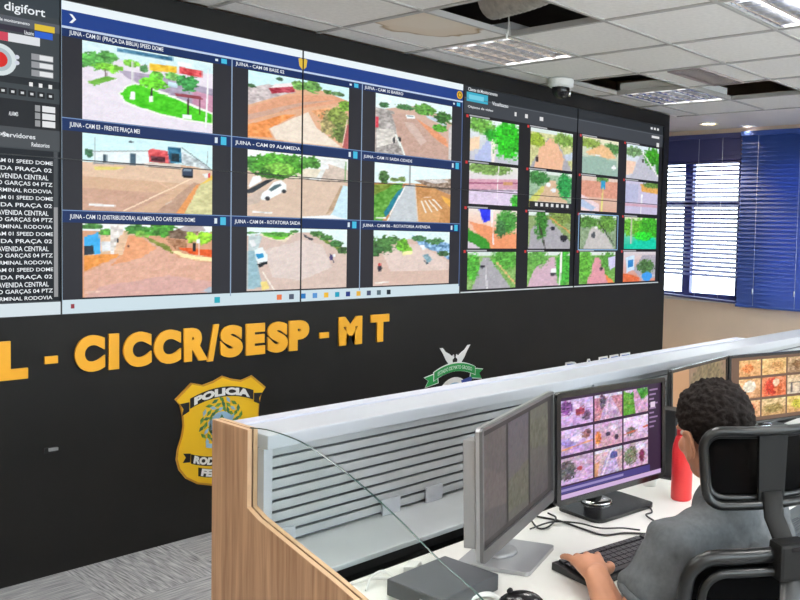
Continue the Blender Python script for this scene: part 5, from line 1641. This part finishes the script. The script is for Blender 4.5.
cable('white cable looping from the desk gap to the adapter', [(-0.33, -2.47, ZD + 0.004), (-0.29, -2.50, ZD + 0.012), (-0.26, -2.545, ZD + 0.016), (-0.235, -2.55, ZD + 0.014), (-0.222, -2.545, ZD + 0.016)], 0.0035, 'cable_white')
cable('second white cable curling beside the recorder corner', [(-0.33, -2.525, ZD + 0.004), (-0.30, -2.505, ZD + 0.02), (-0.26, -2.50, ZD + 0.022), (-0.25, -2.53, ZD + 0.008), (-0.275, -2.55, ZD + 0.004)], 0.003, 'cable_white')
cable('white cable at the bottom edge in front of the recorder', [dpt(455, 606), dpt(472, 598, ZD + 0.012), dpt(486, 594, ZD + 0.012), dpt(497, 597, ZD + 0.006), dpt(508, 606)], 0.006, 'cable_white')
cable('black cable curving across the desk before the purple monitor', [dpt(535, 516), dpt(560, 521), dpt(583, 529), dpt(604, 535), dpt(625, 533), dpt(650, 534)], 0.003, 'cable_black')
cable('thin black cable from silver monitor towards the keyboard', [dpt(530, 529, .752), dpt(552, 522, .752), dpt(578, 523, .752), dpt(600, 528, .752), dpt(622, 528, .752), dpt(640, 530, .752)], 0.0025, 'cable_black')
cable('black cable trailing from the purple monitor base edge', [dpt(640, 505), dpt(648, 506), dpt(652, 512), dpt(646, 515), dpt(656, 522)], 0.0025, 'cable_black')
cable('black cable loop beside the silver monitor base', [dpt(531, 520), dpt(538, 528), dpt(548, 527), dpt(556, 518), dpt(548, 513)], 0.0025, 'cable_black')

bt = empty('water_bottle', (0.775, -2.69, ZD), 0, 'red metal water bottle standing beside the man', 'bottle')
lathe_obj('body', [(0, 0.0), (0.030, 0.0), (0.033, 0.004), (0.033, 0.150), (0.031, 0.170), (0.024, 0.195), (0.018, 0.205), (0, 0.205)], 'bottle_red', bt, 28)
lathe_obj('cap', [(0.0, 0.2055), (0.020, 0.2055), (0.020, 0.228), (0.017, 0.232), (0, 0.232)], 'bottle_red', bt, 24)
cu = empty('plastic_cup', (0.83, -2.535, ZD), 0, 'small white plastic cup behind the purple monitor', 'cup')
lathe_obj('wall', [(0, 0.0), (0.022, 0.0), (0.030, 0.062), (0.032, 0.064), (0.030, 0.066), (0.0275, 0.060), (0.020, 0.004), (0, 0.004)], 'cup', cu, 24)

pc = empty('slim_computer', (0.975, -2.535, ZD), math.radians(8), 'slim black desktop computer standing between two monitors', 'computer')
link('case', box_mesh((-0.035, -0.02, 0.006), (0.035, 0.05, 0.235), 0.004), 'black_plastic', pc)
link('foot', box_mesh((-0.05, -0.02, 0.0), (0.05, 0.05, 0.0055)), 'black_plastic', pc)
link('front_panel', box_mesh((-0.030, -0.024, 0.012), (0.030, -0.0203, 0.228)), 'box_grey', pc)
link('power_button', box_mesh((-0.006, -0.026, 0.20), (0.006, -0.0241, 0.212)), 'silver', pc)

# ================================================================== CHAIR
BEAR = math.radians(32)
FWD = Vector((math.sin(BEAR), math.cos(BEAR), 0))
RGT = Vector((math.cos(BEAR), -math.sin(BEAR), 0))
HR = at_depth(768, 465, 1.79)
CO = Vector((HR.x, HR.y, 0)) + FWD * 0.22
ch = empty('office_chair', CO, -BEAR, 'black mesh-back office chair with headrest behind the seated man', 'chair')
hz = HR.z


def loop(w_top, w_bot, z0, z1, r, bulge, y0, n=6, lean=0.0):
    """Rounded trapezoid loop in the local XZ plane, curved back at the sides."""
    P = []
    for sx, sz, a0 in ((1, 1, 0), (-1, 1, 90), (-1, -1, 180), (1, -1, 270)):
        hw_ = (w_top if sz > 0 else w_bot) / 2
        cz_ = z1 if sz > 0 else z0
        for k in range(n + 1):
            a = math.radians(a0 + 90 * k / n)
            P.append((sx * (hw_ - r) + r * math.cos(a), cz_ - sz * r + r * math.sin(a)))
    # resample straight runs
    Q = []
    for (a, b), (c, d) in zip(P, P[1:] + P[:1]):
        L_ = math.hypot(c - a, d - b)
        m_ = max(1, int(L_ / 0.03))
        for k in range(m_):
            Q.append((a + (c - a) * k / m_, b + (d - b) * k / m_))
    return [Vector((x, y0 + bulge * (x / (max(w_top, w_bot) / 2)) ** 2 + lean * (z - z0), z)) for x, z in Q]


def panel(lp, name, m, y_off=0.0, par=None):
    bm = bmesh.new()
    c = sum(lp, Vector()) / len(lp)
    R0 = [bm.verts.new(p + Vector((0, y_off, 0))) for p in lp]
    rings = [R0]
    for f in (0.7, 0.4, 0.12):
        rings.append([bm.verts.new((c.x + (p.x - c.x) * f, c.y + (p.y - c.y) * f * f + y_off + 0.0, c.z + (p.z - c.z) * f)) for p in lp])
    n = len(lp)
    for A, B in zip(rings, rings[1:]):
        for k in range(n):
            bm.faces.new((A[k], A[(k + 1) % n], B[(k + 1) % n], B[k]))
    bm.faces.new(rings[-1])
    bmesh.ops.recalc_face_normals(bm, faces=bm.faces)
    bmesh.ops.solidify(bm, geom=bm.faces[:], thickness=0.002)
    return link(name, fin(bm, name), m, par or ch, True)


# headrest
lp = loop(0.29, 0.275, hz - 0.078, hz + 0.076, 0.035, 0.03, -0.235)
tube_obj('headrest_frame', lp, [(0.011, 0.010)] * len(lp), 'chair_frame', ch, 10, Vector((0, 1, 0)), closed=True)
lp_in = loop(0.265, 0.25, hz - 0.066, hz + 0.064, 0.03, 0.03, -0.222)
tube_obj('headrest_inner_frame', lp_in, [(0.007, 0.007)] * len(lp_in), 'chair_frame', ch, 8, Vector((0, 1, 0)), closed=True)
panel(loop(0.275, 0.26, hz - 0.072, hz + 0.07, 0.03, 0.03, -0.214), 'headrest_mesh', 'headrest_mesh')
me = prism_mesh([(-0.030, hz - 0.072), (0.030, hz - 0.072), (0.034, hz + 0.066), (-0.034, hz + 0.066)], lambda a, b, c_: (a, -0.238 + c_, b), 0.008, 'plate')
link('headrest_plate', me, 'chair_stem', ch)
# backrest
BT = hz - 0.158
lpb = loop(0.41, 0.46, 0.50, BT, 0.055, 0.035, -0.25, lean=-0.11)
tube_obj('back_frame', lpb, [(0.014, 0.016)] * len(lpb), 'chair_frame', ch, 10, Vector((0, 1, 0)), closed=True)
lpc = loop(0.35, 0.40, 0.525, BT - 0.03, 0.045, 0.035, -0.265, lean=-0.11)
tube_obj('back_inner_frame', lpc, [(0.009, 0.010)] * len(lpc), 'chair_frame', ch, 8, Vector((0, 1, 0)), closed=True)
panel(loop(0.40, 0.45, 0.51, BT - 0.008, 0.05, 0.035, -0.242, lean=-0.11), 'back_mesh', 'chair_mesh')
bm = bmesh.new()
yb = -0.25 - 0.11 * (BT - 0.5)
add_box(bm, (-0.036, yb - 0.035, BT - 0.045), (0.036, yb + 0.012, BT + 0.03), 0.008)
link('stem_bracket', fin(bm, 'bracket'), 'chair_stem', ch)
bm = bmesh.new()
add_box(bm, (-0.012, yb - 0.037, BT + 0.016), (0.012, yb - 0.0352, BT + 0.024))
link('bracket_slot', fin(bm, 'slot'), 'black_gloss', ch)
bm = bmesh.new()
add_tube(bm, [(0, yb - 0.02, BT - 0.04), (0, -0.31, 0.70), (0, -0.28, 0.50), (0, -0.16, 0.405), (0, 0.0, 0.39)], [(0.026, 0.012), (0.03, 0.014), (0.034, 0.016), (0.05, 0.018), (0.07, 0.02)], 14, Vector((1, 0, 0)))
link('spine', fin(bm, 'spine'), 'chair_frame', ch, True)
bm = bmesh.new()
add_tube(bm, [(0, -0.238, hz - 0.05), (0, -0.250, hz - 0.10), (0, -0.285, hz - 0.135), (0, yb - 0.012, hz - 0.165), (0, yb - 0.012, hz - 0.20)], [(0.024, 0.008)] * 5, 12, Vector((1, 0, 0)))
link('headrest_stem', fin(bm, 'stem'), 'chair_stem', ch, True)
# seat, arms, base
bm = bmesh.new()
add_box(bm, (-0.245, -0.20, 0.40), (0.245, 0.27, 0.47), 0.03)
link('seat', fin(bm, 'seat'), 'black_plastic', ch, True)
for s_ in (-1, 1):
    bm = bmesh.new()
    add_tube(bm, smooth_path([(s_ * 0.20, -0.02, 0.395), (s_ * 0.285, -0.04, 0.42), (s_ * 0.295, -0.05, 0.54), (s_ * 0.295, -0.05, 0.61)], 5), 0.014, 10, Vector((0, 1, 0)))
    arm = link('armrest', fin(bm, 'armrest'), 'chair_frame', ch, True)
    bm = bmesh.new()
    add_box(bm, (s_ * 0.295 - 0.035, -0.16, 0.61), (s_ * 0.295 + 0.035, 0.06, 0.635), 0.01)
    link('arm_pad', fin(bm, 'arm_pad'), 'black_plastic', arm, True)
lathe_obj('gas_column', [(0, 0.07), (0.035, 0.07), (0.035, 0.20), (0.022, 0.21), (0.022, 0.40), (0, 0.40)], 'chrome', ch, 20)
for k in range(5):
    a = k * 2 * math.pi / 5 + 0.3
    c_, s_ = math.cos(a), math.sin(a)
    bm = bmesh.new()
    add_tube(bm, [(0.02 * c_, 0.02 * s_, 0.095), (0.15 * c_, 0.15 * s_, 0.092), (0.29 * c_, 0.29 * s_, 0.070)], [0.024, 0.02, 0.014], 10, Vector((0, 0, 1)))
    lg = link('base_leg', fin(bm, 'base_leg'), 'chair_frame', ch, True)
    bm = bmesh.new()
    add_tube(bm, [(0.29 * c_ - 0.02 * s_, 0.29 * s_ + 0.02 * c_, 0.028), (0.29 * c_ + 0.02 * s_, 0.29 * s_ - 0.02 * c_, 0.028)], [0.028, 0.028], 16, Vector((0, 0, 1)))
    link('caster', fin(bm, 'caster'), 'black_plastic', lg)


# ================================================================== PERSON
def remesh(bm, voxel, smooth_it=6, name='body'):
    me = fin(bm, name)
    ob = bpy.data.objects.new('tmp_remesh', me)
    COL.objects.link(ob)
    md = ob.modifiers.new('r', 'REMESH')
    md.mode = 'VOXEL'
    md.voxel_size = voxel
    ms_ = ob.modifiers.new('s', 'SMOOTH')
    ms_.factor = 0.5
    ms_.iterations = smooth_it
    dg = bpy.context.evaluated_depsgraph_get()
    out_ = bpy.data.meshes.new_from_object(ob.evaluated_get(dg))
    bpy.data.objects.remove(ob)
    for p in out_.polygons:
        p.use_smooth = True
    return out_


def capsule(bm, pts, radii, seg=16, ref=Vector((1, 0, 0)), flat=1.0):
    """Tube with rounded ends."""
    pts = [Vector(p) for p in pts]
    R_ = [(r, r) if not isinstance(r, (tuple, list)) else tuple(r) for r in radii]
    t0 = (pts[0] - pts[1]).normalized()
    t1 = (pts[-1] - pts[-2]).normalized()
    m0, m1 = min(R_[0]), min(R_[-1])
    A = [(pts[0] + t0 * m0 * math.sin(a), tuple(v * math.cos(a) for v in R_[0])) for a in (1.45, 1.1, 0.7, 0.35)]
    B = [(pts[-1] + t1 * m1 * flat * math.sin(a), tuple(v * math.cos(a) for v in R_[-1])) for a in (0.35, 0.7, 1.1, 1.45)]
    P = [a for a, _ in A] + pts + [b for b, _ in B]
    RR = [r for _, r in A] + R_ + [r for _, r in B]
    add_tube(bm, P, RR, seg, ref)


def ellipsoid(bm, c, ax, r, seg=24, rings=14):
    r = [q * 0.955 for q in r]
    """ax: 3 unit vectors, r: 3 radii."""
    res = bmesh.ops.create_uvsphere(bm, u_segments=seg, v_segments=rings, radius=1.0)
    for v in res['verts']:
        q = v.co.copy()
        v.co = Vector(c) + ax[0] * q.x * r[0] + ax[1] * q.y * r[1] + ax[2] * q.z * r[2]


UPV = Vector((0, 0, 1))
PB = math.radians(8)                         # torso bearing
PFW = Vector((math.sin(PB), math.cos(PB), 0))
PRG = Vector((math.cos(PB), -math.sin(PB), 0))
HC = at_depth(713, 432, 2.0)                 # head centre
HB = math.radians(24)                        # head bearing
hf = Vector((math.sin(HB), math.cos(HB), 0))
hr = Vector((math.cos(HB), -math.sin(HB), 0))
pit = math.radians(14)
hy = (hf * math.cos(pit) - UPV * math.sin(pit)).normalized()
hzv = hr.cross(hy).normalized()
HA = (hr, hy, hzv)


def hp(x, y, z):
    return HC + (hr * x + hy * y + hzv * z) * 0.955


NB = Vector((HC.x, HC.y, 0)) - PFW * 0.045 + Vector((0, 0, HC.z - 0.165))    # base of neck
PEL = Vector((CO.x, CO.y, 0)) - PFW * 0.03 + Vector((0, 0, 0.615))
SHW = 0.165
SL = NB - PRG * 0.19 + UPV * -0.055 + PFW * 0.0
SR_ = NB + PRG * 0.15 + UPV * -0.055
WL = Vector((-0.004, -2.932, 0.798))          # left wrist
EL = at_depth(622, 642, 1.86)
WR = CO + PFW * 0.26 + PRG * 0.15 + Vector((0, 0, 0.60))
ER = SR_ + PRG * 0.06 - UPV * 0.27 - PFW * 0.02

root = empty('person', (CO.x, CO.y, 0.0), 0, 'seated man in grey t-shirt with short black curly hair, typing', 'person')
rinv = Matrix.Translation(-Vector(root.location))

bm = bmesh.new()
# head: cranium, face, jaw, nose, neck
ellipsoid(bm, hp(0, -0.012, 0.030), HA, (0.073, 0.092, 0.082))
ellipsoid(bm, hp(0, 0.024, -0.028), HA, (0.063, 0.066, 0.080))
ellipsoid(bm, hp(0, 0.040, -0.078), HA, (0.042, 0.044, 0.036))
ellipsoid(bm, hp(0, 0.066, 0.030), HA, (0.050, 0.022, 0.030))
for s_ in (-1, 1):
    ellipsoid(bm, hp(s_ * 0.036, 0.062, -0.026), HA, (0.024, 0.022, 0.022))
    ellipsoid(bm, hp(s_ * 0.03, 0.08, 0.018), HA, (0.024, 0.010, 0.009))
capsule(bm, [hp(0, 0.086, 0.006), hp(0, 0.100, -0.022)], [(0.009, 0.009), (0.014, 0.013)], 12, hr)
ellipsoid(bm, hp(0, 0.082, -0.052), HA, (0.024, 0.012, 0.007))
ellipsoid(bm, hp(0, 0.080, -0.064), HA, (0.021, 0.011, 0.007))
# ears: shell, rim and lobe
for s_ in (-1, 1):
    ellipsoid(bm, hp(s_ * 0.078, -0.006, -0.026), HA, (0.008, 0.018, 0.030))
    rim = [hp(s_ * (0.079 + 0.008 * math.cos(a) * 0 + (0.007 if math.sin(a) > -0.4 else 0)), -0.010 - 0.020 * math.cos(a), -0.024 + 0.031 * math.sin(a)) for a in [(-1.3 + 0.35 * i) for i in range(11)]]
    capsule(bm, rim, [0.0055] * len(rim), 8, hr)
    ellipsoid(bm, hp(s_ * 0.077, 0.004, -0.053), HA, (0.006, 0.009, 0.010))
capsule(bm, [NB - UPV * 0.05, NB + UPV * 0.02, hp(0, -0.026, -0.055)], [(0.066, 0.062), (0.056, 0.058), (0.054, 0.058)], 20, PRG)
# torso and hips (under the clothes)
tor = [PEL - UPV * 0.05, PEL + UPV * 0.10, (PEL + NB) / 2 - PFW * 0.02, NB - UPV * 0.14, NB - UPV * 0.055]
capsule(bm, tor, [(0.15, 0.10), (0.14, 0.095), (0.15, 0.10), (0.165, 0.10), (0.12, 0.07)], 24, PRG)
# arms
for S, E_, W_, s_ in ((SL, EL, WL, -1), (SR_, ER, WR, 1)):
    fa = E_.lerp(W_, 0.35)
    capsule(bm, [S, S.lerp(E_, 0.5), E_, fa, E_.lerp(W_, 0.8), W_], [0.052, 0.047, 0.040, 0.041, 0.031, (0.030, 0.023)], 16, PRG)


def hand(bm, W_, direc, up, s_, curl):
    """Palm, four bent fingers and thumb; s_ = -1 for the left hand (thumb to its right)."""
    d = direc.normalized()
    u = (up - d * up.dot(d)).normalized()
    side = d.cross(u).normalized() * (-s_)       # points to the thumb side
    P0 = W_ + d * 0.012
    capsule(bm, [W_ - d * 0.005, W_ + d * 0.03, W_ + d * 0.075], [(0.029, 0.020), (0.036, 0.018), (0.041, 0.015)], 16, side)
    for k, (off, L_) in enumerate(((0.031, 0.070), (0.010, 0.078), (-0.011, 0.072), (-0.031, 0.056))):
        b = W_ + d * (0.084 - 0.004 * abs(k - 1)) + side * off
        spread = side * (off * 0.5)
        pts_ = [b - d * 0.012]
        ang = 0.0
        cur = b
        pts_.append(cur)
        ck = curl if k < 3 else tuple(v_ * 0.45 for v_ in curl)
        if k == 3:
            spread = side * -0.014
        for f, da in ((0.44, ck[0]), (0.32, ck[1]), (0.24, ck[2])):
            ang += da
            cur = cur + (d * math.cos(ang) - u * math.sin(ang)) * (L_ * f) + spread * f
            pts_.append(cur)
        capsule(bm, pts_, [0.0098, 0.0098, 0.0090, 0.0082, 0.0070], 10, side)
    tb = W_ + d * 0.022 + side * 0.026 - u * 0.006
    tp = [tb, tb + side * 0.022 + d * 0.022 - u * 0.006, tb + side * 0.034 + d * 0.046 - u * 0.012, tb + side * 0.036 + d * 0.068 - u * 0.016]
    capsule(bm, tp, [0.0145, 0.0125, 0.0105, 0.0085], 10, u)
    return pts_


DL = (Vector((0.060, -2.845, 0.803)) - WL)
hand(bm, WL, DL, UPV, -1, (0.18, 0.48, 0.32))
hand(bm, WR, (PFW - UPV * 0.12), UPV, 1, (0.25, 0.4, 0.3))
# legs under the desk
for s_ in (-1, 1):
    hip = PEL + PRG * 0.09 * s_ - UPV * 0.06 + PFW * 0.02
    knee = hip + PFW * 0.40 + PRG * 0.07 * s_ + UPV * 0.0
    ank = Vector((knee.x, knee.y, 0.10)) + PFW * 0.02
    capsule(bm, [hip, hip.lerp(knee, 0.5), knee, knee.lerp(ank, 0.35), ank], [0.07, 0.065, 0.05, 0.048, 0.036], 16, PRG)
me = remesh(bm, 0.0042, 5, 'body')
me.transform(rinv)
body = link('body', me, 'skin', root, True)

# hair: a displaced shell that sinks into the skull outside the hairline
bm = bmesh.new()
bmesh.ops.create_uvsphere(bm, u_segments=150, v_segments=100, radius=1.0)
for v in bm.verts:
    q = v.co.copy()
    base_p = Vector((q.x * 0.073, q.y * 0.092 - 0.012, q.z * 0.082 + 0.030))
    z, y, x = base_p.z, base_p.y, abs(base_p.x)
    front = (y - 0.052 - 0.25 * max(0, z - 0.07)) / 0.012 if z < 0.092 else -2
    hairline = -0.045 if y < -0.05 else (-0.045 + (y + 0.05) * 0.35 if y < -0.015 else 0.004 if y < 0.022 else 0.03)
    low = (hairline - z) / 0.014
    k = max(front, low)
    k = min(1.0, max(0.0, k * 0.5 + 0.5))
    n1 = noise.noise(base_p * 95)
    n2 = noise.noise(base_p * 190 + Vector((3, 1, 7)))
    n3 = noise.noise(base_p * 34)
    th = 0.011 + 0.006 * max(0, min(1, (z - 0.0) / 0.08)) + 0.007 * n1 + 0.004 * n2 + 0.003 * n3
    if z < 0.02:
        th *= max(0.25, 0.25 + 0.75 * (z + 0.05) / 0.07)
    off = th * (1 - k) - 0.012 * k
    nrm = Vector((q.x / 0.073, q.y / 0.092, q.z / 0.082)).normalized()
    p = base_p + nrm * off
    v.co = hp(p.x, p.y, p.z)
me = fin(bm, 'hair')
me.transform(rinv)
link('hair', me, 'hair', root, True)
for s_ in (-1, 1):
    bm = bmesh.new()
    ellipsoid(bm, hp(s_ * 0.030, 0.0775, 0.004), HA, (0.011, 0.010, 0.008), 12, 8)
    me = fin(bm, 'eye'); me.transform(rinv)
    link('eye', me, 'eye', root, True)
    bm = bmesh.new()
    capsule(bm, [hp(s_ * 0.016, 0.0895, 0.022), hp(s_ * 0.032, 0.088, 0.026), hp(s_ * 0.046, 0.078, 0.021)], [0.003, 0.0035, 0.002], 8, hzv)
    me = fin(bm, 'eyebrow'); me.transform(rinv)
    link('eyebrow', me, 'hair', root, True)

# t-shirt
bm = bmesh.new()
tor2 = [PEL - UPV * 0.06, PEL + UPV * 0.08, (PEL + NB) / 2 - PFW * 0.03 - UPV * 0.05, (PEL + NB) / 2 - PFW * 0.03 + UPV * 0.06, NB - UPV * 0.15 - PFW * 0.015, NB - UPV * 0.085, NB - UPV * 0.035, NB - UPV * 0.002]
capsule(bm, tor2, [(0.178, 0.13), (0.172, 0.125), (0.178, 0.128), (0.186, 0.13), (0.195, 0.125), (0.178, 0.098), (0.125, 0.078), (0.080, 0.074)], 32, PRG)
for S, E_, s_ in ((SL, EL, -1), (SR_, ER, 1)):
    capsule(bm, [NB + PRG * s_ * 0.07 - UPV * 0.045, S + UPV * 0.004, S.lerp(E_, 0.3), S.lerp(E_, 0.50)], [(0.07, 0.06), (0.070, 0.068), (0.071, 0.069), (0.073, 0.069)], 20, PFW, 0.12)
me = remesh(bm, 0.007, 6, 'shirt')
for v in me.vertices:
    c = v.co
    t_ = (c.z - 0.6)
    n_ = noise.noise(Vector((c.x * 9, c.y * 9, c.z * 22))) * 0.010 + noise.noise(Vector((c.x * 22 + c.z * 14, c.y * 20, c.z * 12))) * 0.008
    v.co = c + v.normal * n_
me.transform(rinv)
shirt = link('t_shirt', me, 'shirt', root, True)
for nm, ctr, axis, rx, ry in (('sleeve_hem', SL.lerp(EL, 0.505), (EL - SL).normalized(), 0.072, 0.068),):
    s1 = axis.orthogonal().normalized()
    s2 = axis.cross(s1)
    pts_ = [ctr + s1 * rx * math.cos(a) + s2 * ry * math.sin(a) for a in [2 * math.pi * i / 28 for i in range(28)]]
    bm = bmesh.new()
    add_tube(bm, pts_, [(0.009, 0.003)] * 28, 8, axis, closed=True)
    me = fin(bm, nm); me.transform(rinv)
    link(nm, me, 'shirt', shirt, True)
# trousers and shoes
bm = bmesh.new()
capsule(bm, [PEL - UPV * 0.09, PEL + UPV * 0.0], [(0.185, 0.13), (0.175, 0.122)], 24, PRG)
for s_ in (-1, 1):
    hip = PEL + PRG * 0.09 * s_ - UPV * 0.06 + PFW * 0.02
    knee = hip + PFW * 0.40 + PRG * 0.07 * s_
    ank = Vector((knee.x, knee.y, 0.10)) + PFW * 0.02
    capsule(bm, [hip, hip.lerp(knee, 0.5), knee, knee.lerp(ank, 0.35), ank], [0.088, 0.08, 0.066, 0.062, 0.055], 18, PRG)
me = remesh(bm, 0.009, 4, 'trousers')
me.transform(rinv)
link('trousers', me, 'denim', root, True)
for s_ in (-1, 1):
    hip = PEL + PRG * 0.09 * s_ - UPV * 0.06 + PFW * 0.02
    knee = hip + PFW * 0.40 + PRG * 0.07 * s_
    ank = Vector((knee.x, knee.y, 0.0)) + PFW * 0.02
    bm = bmesh.new()
    capsule(bm, [ank - PFW * 0.04 + UPV * 0.05, ank + PFW * 0.06 + UPV * 0.045, ank + PFW * 0.15 + UPV * 0.035], [(0.04, 0.05), (0.045, 0.045), (0.042, 0.03)], 16, PRG)
    for v in bm.verts:
        v.co.z = max(0.002, v.co.z)
    me = fin(bm, 'shoe'); me.transform(rinv)
    link('shoe', me, 'shoe', root, True)
